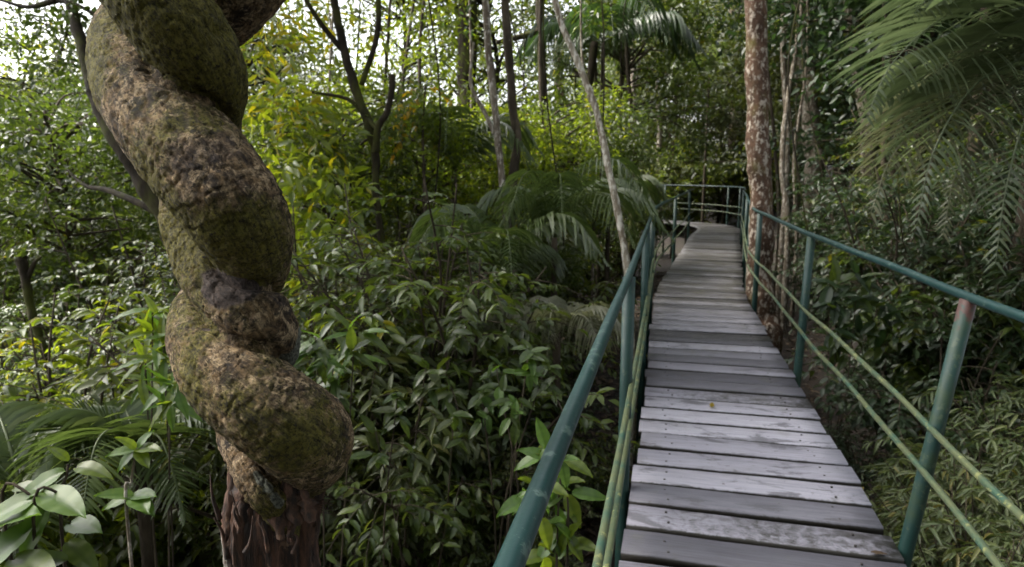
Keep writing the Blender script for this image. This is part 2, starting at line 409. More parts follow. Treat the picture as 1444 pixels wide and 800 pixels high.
def rot_mat():
    m, N, Lk, out = new_mat('rotten_wood')
    tc = N.new('ShaderNodeTexCoord'); mp = N.new('ShaderNodeMapping'); mp.inputs['Scale'].default_value = (1, 1, .16); Lk.new(tc.outputs['Object'], mp.inputs[0])
    n1 = noise_n(N, Lk, mp.outputs[0], 70, 7, .7, .3); n2 = noise_n(N, Lk, tc.outputs['Object'], 30, 6, .65); n3 = noise_n(N, Lk, mp.outputs[0], 240, 5, .7)
    at = nd(N, 'ShaderNodeAttribute', attribute_name='tint')
    c = mixc(N, Lk, ramp_f(N, Lk, n1.outputs['Fac'], .38, .66), (.014, .008, .006), (.135, .066, .040))
    c = mixc(N, Lk, mathn(N, Lk, 'MULTIPLY', ramp_f(N, Lk, n2.outputs['Fac'], .58, .66), .8), c, (.20, .125, .075))
    c = mixc(N, Lk, ramp_f(N, Lk, mathn(N, Lk, 'ADD', at.outputs['Fac'], mathn(N, Lk, 'MULTIPLY_ADD', n2.outputs['Fac'], .7, -.35)), .58, .68), c, (.25, .23, .20))
    b = nd(N, 'ShaderNodeBsdfPrincipled', Roughness=.8); Lk.new(c, b.inputs['Base Color'])
    bp = nd(N, 'ShaderNodeBump', Strength=1.0, Distance=.008)
    Lk.new(mathn(N, Lk, 'ADD', n1.outputs['Fac'], mathn(N, Lk, 'MULTIPLY', n3.outputs['Fac'], .4)), bp.inputs['Height']); Lk.new(bp.outputs[0], b.inputs['Normal'])
    Lk.new(b.outputs[0], out.inputs[0]); return m

M['rot'] = rot_mat()

# ------------------------------------------------------------------ ground
def path_x(y): return 0.33 + 0.245 * np.clip(y, -3, 8) + 0.33 * np.clip(y - 8, 0, 10)


def hgt(x, y):
    x = np.asarray(x, float); y = np.asarray(y, float)
    dx = x - path_x(y)
    h = -0.95 - 0.35 * np.exp(-((dx - 1.5) / 0.9) ** 2) + 0.34 * 9 * (1 - np.exp(-np.maximum(0, dx - 1.9) / 9))
    h = h - 3.6 * (1 - np.exp(-np.maximum(0, -dx - 1.1) / 14))
    h = h + 1.8 * (1 - np.exp(-np.maximum(0, y - 20) / 25)) * np.clip((dx + 22) / 20, 0, 1)
    h = h + 0.10 * np.sin(x * 1.3 + 0.7 * y) * np.cos(y * 0.9 - 0.4 * x) + 0.05 * np.sin(3.1 * x) * np.sin(2.7 * y + 1)
    return h


def axis(lo, hi, a, b, fine, n):
    return np.unique(np.concatenate([-np.geomspace(-a + 1, -lo + 1, n) + 1, np.arange(a, b, fine), np.geomspace(b + 1, hi + 1, n) - 1]))
gx = axis(-900, 900, -14, 16, .35, 22); gy = axis(-900, 1500, -6, 30, .35, 22)
X, Y = np.meshgrid(gx, gy)
Zg = hgt(X, Y)
nx, ny = len(gx), len(gy)
i = np.arange(ny - 1)[:, None] * nx + np.arange(nx - 1)[None]
Qg = np.stack([i, i + 1, i + nx + 1, i + nx], -1).reshape(-1, 4)
link('ground', make_mesh('ground', np.stack([X, Y, Zg], -1).reshape(-1, 3), [Qg]), M['ground'], kind='structure')

# ------------------------------------------------------------------ boardwalk
left_px = [(880, 800), (905, 590), (917, 477), (921, 428), (929, 402), (947, 374), (962, 350), (973, 330)]
right_px = [(1277, 800), (1160, 600), (1086, 477), (1064, 438), (1050, 413), (1046, 382), (1045.5, 352), (1044, 337)]
Lw = np.array([G(*p) for p in left_px]); Rw = np.array([G(*p) for p in right_px])
C0 = (Lw + Rw) / 2
d0 = nrm(C0[1] - C0[0])
C0[0] = C0[1] - d0 * 1.9
pts = [C0[1] - d0 * k for k in (4.6, 3.0, 1.6)] + [C0[k] for k in range(1, 8)]
e = pts[-1]
pts += [e + np.array([.72, 2.1, 0]), e + np.array([.55, 3.5, 0]), e + np.array([-.6, 4.6, 0]), e + np.array([-2.4, 5.6, 0]), e + np.array([-4.6, 6.6, 0])]
centre = catmull(np.array(pts), 24); centre[:, 2] = 0
seglen = np.r_[0, np.cumsum(np.linalg.norm(np.diff(centre, axis=0), axis=1))]


def at_s(s):
    c = np.array([np.interp(s, seglen, centre[:, k]) for k in range(3)])
    c2 = np.array([np.interp(s + .15, seglen, centre[:, k]) for k in range(3)]); c1 = np.array([np.interp(s - .15, seglen, centre[:, k]) for k in range(3)])
    return c, nrm(c2 - c1)
STOT = seglen[-1]
HALF = 0.515


def plank_mesh(w, L, t, seed):
    r = np.random.default_rng(seed)
    nxp = 9; xs = np.linspace(-L / 2, L / 2, nxp)
    prof = [(-w / 2, -t), (-w / 2, -.006), (-w / 2 + .006, 0), (w / 2 - .006, 0), (w / 2, -.006), (w / 2, -t)]
    V = []
    e1 = np.cumsum(r.normal(0, .0012, nxp)); e2 = np.cumsum(r.normal(0, .0012, nxp)); zz = np.cumsum(r.normal(0, .0009, nxp))
    for k, x in enumerate(xs):
        for q, (y, z) in enumerate(prof):
            V.append((x, y + (e1[k] if q < 3 else e2[k]), z + zz[k] - .0012 * (q in (2, 3))))
    V = np.array(V); n = len(prof)
    Q = []
    for k in range(nxp - 1):
        for q in range(n):
            Q.append((k * n + q, k * n + (q + 1) % n, (k + 1) * n + (q + 1) % n, (k + 1) * n + q))
    Q = np.array(Q)[:, ::-1]
    caps = [np.array([[0, 1, 2, 3], [0, 3, 4, 5]]), np.array([[3, 2, 1, 0], [5, 4, 3, 0]]) + (nxp - 1) * n]
    return make_mesh('plank', V, [Q] + caps, smooth=False)

boardwalk = thing('boardwalk', 'narrow boardwalk of weathered grey wooden planks bending away into the forest', 'boardwalk', (0, 0, 0))
PM = [plank_mesh(.179, 2 * HALF, .036, k) for k in range(8)]
V, F = tube([(0, 0, -.006), (0, 0, .0018)], .0055, 8); NM = make_mesh('nail', V, F)
s = 0.25; k = 0
while s < STOT - .3:
    c, d = at_s(s)
    ang = math.atan2(d[1], d[0]) - math.pi / 2
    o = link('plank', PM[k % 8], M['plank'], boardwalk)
    o.location = (c[0] + rng.normal(0, .006) * d[1], c[1] + rng.normal(0, .003), rng.normal(0, .0018))
    o.rotation_euler = (rng.normal(0, .006), rng.normal(0, .002), ang + rng.normal(0, .006))
    o.scale = (1 + rng.normal(0, .006), 1, 1)
    if k < 34:
        for sx in (-.36, .36):
            for sy in (-.045, .045):
                link('nail', NM, M['nail'], o, loc=(sx + rng.normal(0, .014), sy + rng.normal(0, .008), rng.normal(0, .0006)))
    s += .2095; k += 1
for side in (-.36, .36):
    ss = np.linspace(.1, STOT - .3, 90); pl = []
    for q in ss:
        c, d = at_s(q); n = np.array([d[1], -d[0], 0]); pl.append(c + n * side + np.array([0, 0, -.125]))
    pl = np.array(pl); T, N_, B_ = frames(pl)
    lat = np.stack([T[:, 1], -T[:, 0], 0 * T[:, 0]], -1); up = np.array([0, 0, 1.0])
    V = np.stack([pl - lat * .035 - up * .08, pl + lat * .035 - up * .08, pl + lat * .035 + up * .08, pl - lat * .035 + up * .08], 1).reshape(-1, 3)
    ii = np.arange(len(pl) - 1)[:, None] * 4; jj = np.arange(4)[None]; kk = (jj + 1) % 4
    link('beam', make_mesh('beam', V, [np.stack([ii + jj, ii + kk, ii + 4 + kk, ii + 4 + jj], -1).reshape(-1, 4)], smooth=False), M['beam'], boardwalk)
for q in np.arange(1.0, STOT - .5, 2.4):
    c, d = at_s(q); n = np.array([d[1], -d[0], 0])
    for side in (-.36, .36):
        b = c + n * side
        V, F = tube([(b[0], b[1], hgt(b[0], b[1]) - .15), (b[0], b[1], -.2)], .055, 8); link('support_post', make_mesh('support_post', V, F), M['beam'], boardwalk)

# ------------------------------------------------------------------ handrails
def rail_line(side, z, s0, s1, out=.04, lean=0.0, step=.12, wob=.004, seed=0):
    r = np.random.default_rng(seed); pl = []
    for q in np.arange(s0, s1, step):
        c, d = at_s(q); n = np.array([d[1], -d[0], 0])
        ln = lean(q) if callable(lean) else lean
        pl.append(c + n * side * (HALF + out + ln * z) + np.array([0, 0, z + wob * math.sin(q * 2.3 + seed) + wob * .6 * math.sin(q * 5.1 + seed * 2)]))
    return np.array(pl)


def s_of_depth(y): return float(np.interp(y, centre[:, 1], seglen)) if y < 18 else None


def handrail(label, side, s0, s1, posts, lean, zs=(1.0, .5, .33), rusty=()):
    root = thing('handrail', label, 'handrail', at_s(s0)[0], None)
    base = np.array(root.location)
    for j, z in enumerate(zs):
        pl = rail_line(side, z, s0, s1, out=.04 if j == 0 else .015, lean=lean, seed=j + 3, wob=.003 if j == 0 else .007)
        V, F = tube(pl, .0170 if j == 0 else .0120, 14 if j == 0 else 10)
        link('top_rail' if j == 0 else 'lower_rail', make_mesh('rail', V - base, F), M['green_paint'] if j == 0 else M['algae_rail'], root)
    for k, q in enumerate(posts):
        c, d = at_s(q); n = np.array([d[1], -d[0], 0]); ln = lean(q) if callable(lean) else lean
        def pt(z): return c + n * side * (HALF + .04 + ln * z) + np.array([0, 0, z])
        b = pt(0); zb = hgt(b[0], b[1]) - .1
        V, F = tube([pt(zb), pt(-.2), pt(.4), pt(.985)], [.028] * 4, 16)
        po = link('post', make_mesh('post', V - base, F), M['green_post'], root)
        if k in rusty: po.material_slots[0].link = 'OBJECT'; po.material_slots[0].material = M['rusty_post']; po['label'] = 'green post rusted red at its top'
    return root

sd = s_of_depth
handrail('green tubular handrail on the liana side of the boardwalk', -1, .05, sd(15.4),
         [sd(.55), sd(2.75), sd(4.9), sd(7.1), sd(10.8), sd(14.6)], lambda q: 0.0)
lean_r = lambda q: float(np.interp(q, [sd(0), sd(2.2), sd(4.3), sd(7)], [.13, .13, .03, .0]))
handrail('green tubular handrail beside the thick lichen-spotted trunk, its big post leaning outward', 1, .05, STOT - .3,
         [sd(.0), sd(2.52), sd(4.78), sd(7.25), sd(8.4), sd(11), sd(14), sd(17), STOT - 6.6, STOT - 4.8, STOT - 3, STOT - 1.4], lean_r, rusty=(1,))
r3 = handrail('short green handrail on the far stretch after the boardwalk turns', -1, STOT - 5.2, STOT - .3,
              [STOT - 5.1, STOT - 3.6, STOT - 2, STOT - .5], 0.0)

# ------------------------------------------------------------------ twisted liana
LD = 1.0
A_keys = [(150, -420, .04, 70), (205, -330, -.05, 72), (290, -240, -.06, 72), (345, -160, 0, 72), (350, -70, .08, 72), (300, -5, .125, 70), (245, 30, .135, 68), (205, 62, .08, 66), (208, 122, .0, 70), (254, 196, -.06, 71), (302, 256, -.085, 71),
          (334, 302, -.08, 68), (352, 343, -.05, 58), (357, 384, .015, 46), (336, 412, .09, 44), (304, 432, .105, 50), (297, 468, .04, 57), (320, 520, -.03, 63), (364, 564, -.06, 65),
          (406, 596, -.05, 66), (434, 622, .0, 63), (430, 650, .06, 52), (405, 672, .10, 42), (380, 700, .12, 36)]
B_keys = [(345, -560, .05, 60), (300, -480, .1, 60), (215, -400, .1, 60), (150, -300, .06, 60), (140, -190, -.02, 62), (170, -90, -.075, 64), (216, -10, -.095, 65), (258, 52, -.085, 64), (287, 105, -.045, 57), (288, 160, .04, 52),
          (285, 220, .105, 50), (280, 275, .105, 48), (278, 318, .085, 48), (298, 368, .035, 49), (328, 415, -.015, 50), (358, 452, -.025, 52), (372, 484, .015, 47), (364, 520, .095, 42),
          (345, 570, .12, 38), (340, 615, .085, 32), (350, 645, .03, 28), (368, 678, -.012, 29), (388, 706, .0, 27), (402, 735, .045, 20), (404, 775, .08, 14)]


def strand(keys, seed, patches, other):
    rows = np.array([[*P(px, py, LD + d), r / FPX * (LD + d)] for px, py, d, r in keys])
    cu = catmull(rows, 34)
    pts, rad = cu[:, :3], cu[:, 3]
    m = len(pts); seg = 110
    T, N_, B_ = frames(pts)
    a = np.arange(seg) * 2 * math.pi / seg
    D = np.cos(a)[None, :, None] * N_[:, None] + np.sin(a)[None, :, None] * B_[:, None]
    base = pts[:, None] + rad[:, None, None] * D
    flat = base.reshape(-1, 3); dd = np.empty(len(flat)); mo = np.empty(len(flat))
    so = Vector((seed * 3.7, seed * 1.3, seed * 2.1))
    for q in range(len(flat)):
        v = Vector(flat[q]) + so
        big = noise.noise(v * 9); med = noise.noise(v * 26); fine = noise.fractal(v * 70, .9, 2.1, 4)
        rid = abs(noise.noise(v * 48)); pit = max(0, noise.noise(v * 33 + Vector((5, 5, 5))) - .35)
        dd[q] = .0038 * big + .0022 * med + .0022 * fine - .0022 * (rid < .06) - .007 * pit
        mo[q] = noise.noise(v * 7 + Vector((9, 2, 4)))
    oc = catmull(np.array([[*P(px, py, LD + d), r / FPX * (LD + d)] for px, py, d, r in other]), 12)
    for q in range(0, len(flat), 4000):           # the two stems pinch each other where they press together
        sdist = (np.linalg.norm(flat[q:q + 4000, None] - oc[None, :, :3], axis=2) - oc[None, :, 3]).min(1)
        dd[q:q + 4000] -= .011 * np.clip(1 - np.abs(sdist) / .016, 0, 1) ** 1.3
    V = (flat.reshape(m, seg, 3) + D * dd.reshape(m, seg, 1)).reshape(-1, 3)
    i = np.arange(m - 1)[:, None] * seg; j = np.arange(seg)[None]; k = (j + 1) % seg
    Q = np.stack([i + j, i + k, i + seg + k, i + seg + j], -1).reshape(-1, 4)
    att = {'fa': np.tile(np.cos(a), m), 'fb': np.tile(np.sin(a), m), 'fs': np.repeat(np.r_[0, np.cumsum(np.linalg.norm(np.diff(pts, axis=0), axis=1))], seg), 'moss': .45 + .6 * mo, 'lichen': np.zeros(len(V)), 'dark': np.zeros(len(V))}
    for kind, px, py, d, rpx, amt in patches:
        c = P(px, py, LD + d); q = np.linalg.norm(V - c, axis=1) / (rpx / FPX)
        att[kind] = att[kind] + amt * np.clip(1.25 - q, 0, 1)
    return V, Q, att

lroot = thing('twisted_liana', 'thick mossy liana of two woody stems twisted round each other on a rotten foot', 'liana', (float(P(360, 800, 1)[0]), 1.0, -1.0))
lb = np.array(lroot.location)
V, Q, at = strand(A_keys, 1, [('moss', 250, 150, -.13, 60, -.25), ('moss', 300, 235, -.14, 55, -.45), ('moss', 350, 250, -.1, 55, -.4), ('moss', 340, 330, -.1, 90, .15),
                              ('moss', 160, 130, -.06, 60, .3), ('moss', 320, 500, -.1, 45, -.5), ('moss', 280, 560, -.1, 90, .22), ('moss', 390, 650, -.1, 100, .12), ('moss', 400, 560, -.1, 50, -.35),
                              ('dark', 290, 470, -.05, 12, .9), ('dark', 253, 500, -.02, 12, .7), ('dark', 140, 62, -.0, 12, .9)], B_keys)
link('liana_stem', make_mesh('liana_stem', V - lb, [Q], at), M['liana'], lroot)
V, Q, at = strand(B_keys, 2, [('moss', 240, 40, -.12, 160, .55), ('moss', 300, 120, -.1, 90, .5), ('moss', 240, 330, -.0, 70, .5), ('dark', 305, 395, -.06, 50, .75), ('dark', 345, 400, -.06, 45, .7), ('dark', 400, 440, .0, 22, .8),
                              ('lichen', 412, 490, .02, 48, .95), ('lichen', 380, 470, -.05, 22, .5), ('lichen', 362, 668, -.04, 16, .6), ('lichen', 378, 688, -.04, 20, .62), ('lichen', 394, 712, -.03, 18, .65), ('lichen', 300, 350, -.05, 16, .45)], A_keys)
link('liana_stem', make_mesh('liana_stem', V - lb, [Q], at), M['liana'], lroot)


def rotten_shell(inner):
    seg, rows = 150, 90
    r = np.random.default_rng(5)
    th = np.arange(seg) * 2 * math.pi / seg          # 0 = right, -pi/2 = towards the viewer
    axis_px = [(366, 1900), (360, 1150), (358, 860), (359, 800), (366, 740), (380, 690), (388, 650)]
    ax = np.array([P(a, b, LD + .03) for a, b in axis_px])
    # rim: high on the liana side, torn low in front
    c = np.cos(th); sn = np.sin(th)
    rim = .140 * np.clip(-c, 0, 1) ** 1.2 + .055 * np.clip(c, 0, 1) + .05 * np.clip(sn, 0, 1) + .012 * np.clip(-sn, 0, 1)
    jag = np.array([noise.fractal(Vector((math.cos(t) * 3.2, math.sin(t) * 3.2, 2.2)), .7, 2.2, 5) for t in th])
    rim = rim + .030 * jag + .012 * r.normal(0, 1, seg) * .5
    if inner: rim = .02 + .045 * jag + .02 * r.normal(0, 1, seg)
    z0 = P(358, 742, LD)[2]
    V = np.zeros((rows, seg, 3)); tin = np.zeros((rows, seg))
    bot = -1.25
    for kq in range(rows):
        f = (kq / (rows - 1)) ** .45
        z = bot + (z0 + rim - bot) * f
        xx = np.interp(z, ax[::-1, 2] if ax[0, 2] > ax[-1, 2] else ax[:, 2], ax[::-1, 0] if ax[0, 2] > ax[-1, 2] else ax[:, 0])
        for j in range(seg):
            p = Vector((c[j] * 2.2, sn[j] * 2.2, z[j] * 1.6))
            tw = th[j] + 1.6 * (z[j] - z0); ca, sa = math.cos(tw), math.sin(tw); ridge = 1.0 - 3.2 * abs(noise.noise(Vector((ca * 3.4 + 3, sa * 3.4, z[j] * 3.2)))) + .5 * noise.fractal(Vector((ca * 11, sa * 11, z[j] * 6)), .7, 2.1, 4)
            lump = noise.noise(Vector((c[j] * 1.5, sn[j] * 1.5, z[j] * 7)))
            up = max(0, (z[j] - z0 + .02) / .1)
            rad = (.078 if not inner else .054) * (.95 + .13 * ridge + .16 * lump) + .004 * up + (.03 * max(0, -(z[j] - z0) - .25))
            V[kq, j] = (xx[j] + c[j] * rad, 1.0 + .02 + sn[j] * rad * .9, z[j])
            tin[kq, j] = .15 + .75 * (not inner) * max(0, min(1, -c[j] - .15)) * max(0, min(1, (z0 - .02 - z[j]) / .05)) 
    V = V.reshape(-1, 3)
    i = np.arange(rows - 1)[:, None] * seg; j = np.arange(seg)[None]; k = (j + 1) % seg
    F = [np.stack([i + j, i + k, i + seg + k, i + seg + j], -1).reshape(-1, 4)]
    tin = tin.ravel()
    if inner:
        V = np.vstack([V, V[-seg:].mean(0) - np.array([0, 0, .03])]); jj = np.arange(seg)
        F.append(np.stack([(rows - 1) * seg + jj, (rows - 1) * seg + (jj + 1) % seg, np.full(seg, rows * seg)], -1)); tin = np.r_[tin, .1]
    return make_mesh('rotten_foot', V - lb, F, {'tint': tin})
sh = link('rotten_bark', rotten_shell(False), M['rot'], lroot)
mo_ = sh.modifiers.new('thick', 'SOLIDIFY'); mo_.thickness = .007; mo_.offset = -1
link('rotten_core', rotten_shell(True), M['rot'], lroot)
for k, (xa, ya, xb, yb, wd, tn) in enumerate([(398, 655, 420, 740, .016, .42), (380, 680, 396, 760, .012, .25), (415, 660, 438, 735, .012, .2), (338, 650, 338, 745, .012, .15)]):
    q = catmull([P(xa, ya, LD - .005), P((xa + xb) / 2 + rng.normal(0, 4), (ya + yb) / 2, LD - .012), P(xb, yb, LD - .02)], 6); m_ = len(q)
    t_ = np.linspace(0, 1, m_); wv = wd * (.35 + np.sin(math.pi * (t_ * .85 + .1)) * .8) * (1 + .35 * rng.normal(0, 1, m_))
    V = np.stack([q + np.outer(wv, (-1, 0, .1)), q + np.outer(wv * .2, (0, -1, 0)) + (0, -.004, 0), q + np.outer(wv, (1, 0, .1)), q + (0, .006, 0)], 1).reshape(-1, 3)
    ii = np.arange(m_ - 1)[:, None] * 4; jj = np.arange(4)[None]; kk = (jj + 1) % 4
    link('bark_flake', make_mesh('bark_flake', V - lb, [np.stack([ii + jj, ii + kk, ii + 4 + kk, ii + 4 + jj], -1).reshape(-1, 4)], {'tint': np.full(len(V), tn)}), M['rot'], lroot)
for k in range(26):               # torn splinters and the fibre tuft
    if k < 14:
        a = rng.uniform(0, 2 * math.pi); b = P(362 + 52 * math.cos(a), 742 + rng.uniform(-25, 50), LD + .02 + .05 * math.sin(a))
        tip = b + np.array([rng.normal(0, .010), rng.normal(0, .008), rng.uniform(.03, .075)]); w = rng.uniform(.003, .007)
    else:
        b = P(438 + rng.uniform(-4, 8), 708 + rng.uniform(-8, 10), LD + .0); tip = b + np.array([rng.uniform(.02, .05), rng.uniform(-.02, .01), rng.uniform(-.018, .004)]); w = .0009
    mid = (b + tip) / 2 + rng.normal(0, .004, 3)
    V, F = tube(catmull([b, mid, tip], 4), np.linspace(w, w * .15, 9), 5)
    link('splinter', make_mesh('splinter', V - lb, F, {'tint': np.full(len(V), .2)}), M['rot'], lroot)

# ------------------------------------------------------------------ foliage builders
def clump_leaves(mb, r, c, rad, n, L, W, near=False, flat=.6, droop=.25, tbase=.5):
    p = r.normal(0, 1, (n, 3)); p = nrm(p) * (r.uniform(0, 1, (n, 1)) ** .45) * rad; p[:, 2] *= flat
    d = nrm(p * np.array([1, 1, .4]) + rand_dirs(n, r) * rad * .8); d[:, 2] -= droop
    nn = rand_dirs(n, r, .1, 1)
    ln = L * r.uniform(.65, 1.2, n)
    leaves(mb, c + p, d, nn, ln, ln * W, np.clip(tbase + r.normal(0, .2, n), 0, 1), near)


def spray(mb, wood, r, base, d, length, n, L, W, near=True, droop=.5, tb=.5, wr=.004):
    """a twig with leaves set alternately along it"""
    d = nrm(d); t = np.linspace(0, 1, 6)[:, None]
    side = nrm(np.cross(d, (0, 0, 1.0)) + 1e-6)
    q = base + d * length * t + np.array([0, 0, -1.0]) * length * droop * t ** 2 + side * r.normal(0, .08) * length * t ** 2
    V, F = tube(q, np.linspace(wr, wr * .3, 6), 4, cap=False); wood.add(V, F)
    tt = np.sort(r.uniform(.18, 1.0, n)); tt[-1] = 1
    p = np.stack([np.interp(tt, t[:, 0], q[:, k]) for k in range(3)], -1)
    tan = nrm(np.gradient(q, axis=0)); tn = np.stack([np.interp(tt, t[:, 0], tan[:, k]) for k in range(3)], -1)
    sg = np.where(np.arange(n) % 2 == 0, 1, -1)[:, None]
    ld = nrm(tn * r.uniform(.3, .9, (n, 1)) + sg * side * r.uniform(.6, 1.1, (n, 1)) + r.normal(0, .25, (n, 3)) + np.array([0, 0, -.25]))
    nn = nrm(np.array([0, 0, 1.0]) + r.normal(0, .45, (n, 3)))
    ln = L * r.uniform(.7, 1.15, n)
    leaves(mb, p, ld, nn, ln, ln * W, np.clip(tb + r.normal(0, .2, n), 0, 1), near)
    return q[-1]


def shrub_proto(seed, H, spread, nstem, nspray, nleaf, L, W, droop=.5, twl=.35, near=True):
    r = np.random.default_rng(seed); fo, wo = MB(), MB()
    for sidx in range(nstem):
        a = 2 * math.pi * sidx / nstem + r.uniform(-.4, .4); lean = r.uniform(.15, 1.0) * spread
        h = H * r.uniform(.65, 1.05)
        q = catmull([(0, 0, -.15), (lean * .25 * math.cos(a), lean * .25 * math.sin(a), h * .4), (lean * .65 * math.cos(a + .2), lean * .65 * math.sin(a + .2), h * .75), (lean * math.cos(a), lean * math.sin(a), h)], 5)
        V, F = tube(q, np.linspace(.016, .004, len(q)), 5); wo.add(V, F)
        for k in range(nspray):
            f = r.uniform(.12, 1.0) ** .8; b = q[int(f * (len(q) - 1))]
            az = a + r.normal(0, 1.4); dr = np.array([math.cos(az), math.sin(az), r.uniform(-.1, .8)])
            spray(fo, wo, r, b, dr, twl * r.uniform(.6, 1.3), nleaf, L, W, near, droop, .35 + .3 * f)
    return fo.mesh('foliage'), wo.mesh('stems')


def limb_tree(seed, H, tr, cb, crad, L, W, nclump, nleaf, flat=.6, lean=.3):
    """trunk + limbs + leaf clumps; returns trunk mesh, crown mesh (base at origin)"""
    r = np.random.default_rng(seed); wo, fo = MB(), MB()
    q = catmull([(0, 0, -.3), (r.normal(0, .1), r.normal(0, .1), H * .3), (r.normal(0, lean), r.normal(0, lean), H * .65), (r.normal(0, lean * 1.5), r.normal(0, lean * 1.5), H * .95)], 8)
    V, F = tube(q, np.linspace(tr * 1.15, tr * .3, len(q)), 9); wo.add(V, F)
    for k in range(nclump):
        f = cb + (1 - cb) * r.uniform(0, 1) ** .8; b = q[int(f * (len(q) - 1))]
        a = r.uniform(0, 2 * math.pi); reach = crad * r.uniform(.35, 1.0) * (1.05 - .55 * abs(f - (cb + 1) / 2) / (1 - cb + 1e-3))
        tip = b + np.array([math.cos(a) * reach, math.sin(a) * reach, r.uniform(-.15, .55) * reach])
        mid = (b + tip) / 2 + np.array([0, 0, .12 * reach]) + r.normal(0, .08 * reach, 3)
        lq = catmull([b, mid, tip], 4); V, F = tube(lq, np.linspace(tr * .35, .006, len(lq)), 5, cap=False); wo.add(V, F)
        rc = crad * r.uniform(.18, .34)
        clump_leaves(fo, r, tip, rc, nleaf, L, W, False, flat, .25, r.uniform(.3, .68))
        if r.uniform() < .6: clump_leaves(fo, r, (mid + tip) / 2 + r.normal(0, .1, 3), rc * .7, nleaf // 2, L, W, False, flat, .25, r.uniform(.3, .65))
    return wo.mesh('trunk'), fo.mesh('crown')


def put_plant(proto, x, y, sc, rz, name, label, cat, group, sink=0.0):
    """proto: list of (part name, mesh, material, kind)"""
    root = thing(name, label, cat, (x, y, float(hgt(x, y)) - sink), group)
    root.rotation_euler = (0, 0, rz); root.scale = (sc, sc, sc) if not hasattr(sc, '__len__') else sc
    for pn, me, mt, kd in proto:
        o = bpy.data.objects.new(pn, me); COL.objects.link(o); o.parent = root
        if not me.materials: me.materials.append(mt)
        elif me.materials[0] != mt:
            o.material_slots[0].link = 'OBJECT'; o.material_slots[0].material = mt
        if kd: o['kind'] = kd
    return root


def proto_shrub(meshes, mt): return [('foliage', meshes[0], mt, 'stuff'), ('stems', meshes[1], M['bark'], None)]
def proto_tree(meshes, mt, bark='bark'): return [('trunk', meshes[0], M[bark], None), ('crown', meshes[1], mt, 'stuff')]

SH = [shrub_proto(11, 1.8, 1.0, 12, 22, 10, .100, .36, .4, .34), shrub_proto(12, 1.6, 1.1, 13, 22, 10, .085, .44, .45, .32), shrub_proto(13, 2.0, .9, 12, 20, 11, .125, .28, .5, .38),
      shrub_proto(14, 1.4, 1.1, 13, 20, 8, .12, .50, .5, .30), shrub_proto(15, 2.3, 1.0, 13, 24, 12, .065, .42, .35, .36)]
LT = [limb_tree(21, 5.5, .07, .22, 1.9, .14, .42, 70, 95), limb_tree(22, 6.5, .08, .28, 2.2, .13, .45, 75, 100), limb_tree(23, 4.5, .055, .15, 1.7, .15, .38, 62, 90), limb_tree(24, 7.5, .10, .35, 2.6, .15, .45, 85, 105)]
AT = [limb_tree(25, 9, .09, .25, 2.9, .17, .40, 75, 44, .7), limb_tree(26, 8, .08, .2, 2.6, .15, .42, 70, 46, .7)]
TT = [limb_tree(31, 14, .17, .55, 4.2, .20, .45, 95, 150, .5, .5), limb_tree(32, 16, .20, .6, 4.6, .20, .45, 100, 150, .5, .5)]


def off_path(x, y):
    q = np.linalg.norm(centre[:, :2] - np.array([x, y]), axis=1); return q.min()

def pxy(px, d): p = P(px, 400, d); return p[0], p[1]
MARKS = [(*pxy(360, 1), 'twisted liana'), (*pxy(560, 6.2), 'forked dark trunk'), (*pxy(725, 6.7), 'twin reddish stems'), (*pxy(880, 5.2), 'leaning white trunk'), (*pxy(1083, 7.9), 'lichen-spotted trunk'),
         (*pxy(1310, 2.4), 'leaning rail post'), (*pxy(1140, 14), 'pale grey trunk'), (*pxy(1500, 5.4), 'big palm'), (*pxy(250, 4.9), 'leaning mossy tree'), (*pxy(50, 6), 'snapped trunk'), (*pxy(100, 1.8), 'broad pale leaves'),
         (*pxy(640, 8.5), 'arched-frond palm'), (*pxy(590, 7.4), 'yellow sprig'), (*pxy(660, 16), 'thick dark trunk'), (*pxy(780, 12), 'slim dark trunk'), (*pxy(910, 22), 'far pale trunks'), (*pxy(1010, 21), 'far boardwalk turn'),
         (*pxy(1000, 19), 'pale palm crown'), (*pxy(1220, 13), 'leaning grey trunk'), (*pxy(815, 6.2), 'fine-leaved palm'), (*pxy(190, 3.9), 'fan-like low palm'), (-14, 18, 'open hollow'), (-8, 30, 'white sky gap'), (16, 24, 'dark bank crest')]
LEAFW = ['oval-leaved', 'small-leaved', 'narrow-leaved', 'broad-leaved', 'fine-leaved']
TREEW = ['airy', 'rounded', 'low bushy', 'tall']


SEEN = {}


def where(x, y):
    q = sorted((math.hypot(x - a, y - b), n) for a, b, n in MARKS)
    return f'between the {q[0][1]} and the {q[1][1]}' if q[1][0] < 1.8 * q[0][0] else f'beside the {q[0][1]}'


def scatter(rows, protos, mats, name, words, colour, cat, group, r, scr, clear, skip=None):
    for d, x0, x1, n in rows:
        for k in range(n):
            px = x0 + (x1 - x0) * (k + r.uniform(.1, .9)) / n; dd = d * r.uniform(.88, 1.14)
            p = P(px, 400, dd); x, y = p[0], p[1]
            j = int(r.integers(len(protos))); mi = int(r.integers(len(mats))); sc = r.uniform(*scr); rz = r.uniform(0, 6.28)
            if off_path(x, y) < clear: continue
            if skip and skip(px, dd): continue
            size = 'small' if sc < scr[0] + .33 * (scr[1] - scr[0]) else ('large' if sc > scr[0] + .67 * (scr[1] - scr[0]) else '')
            lab = ' '.join(f'{size} {words[j]} {colour[mi]} {cat} {where(x, y)}'.split())
            put_plant(protos[j](M[mats[mi]]), x, y, sc, rz, name, lab, cat, SEEN.setdefault(lab, group))

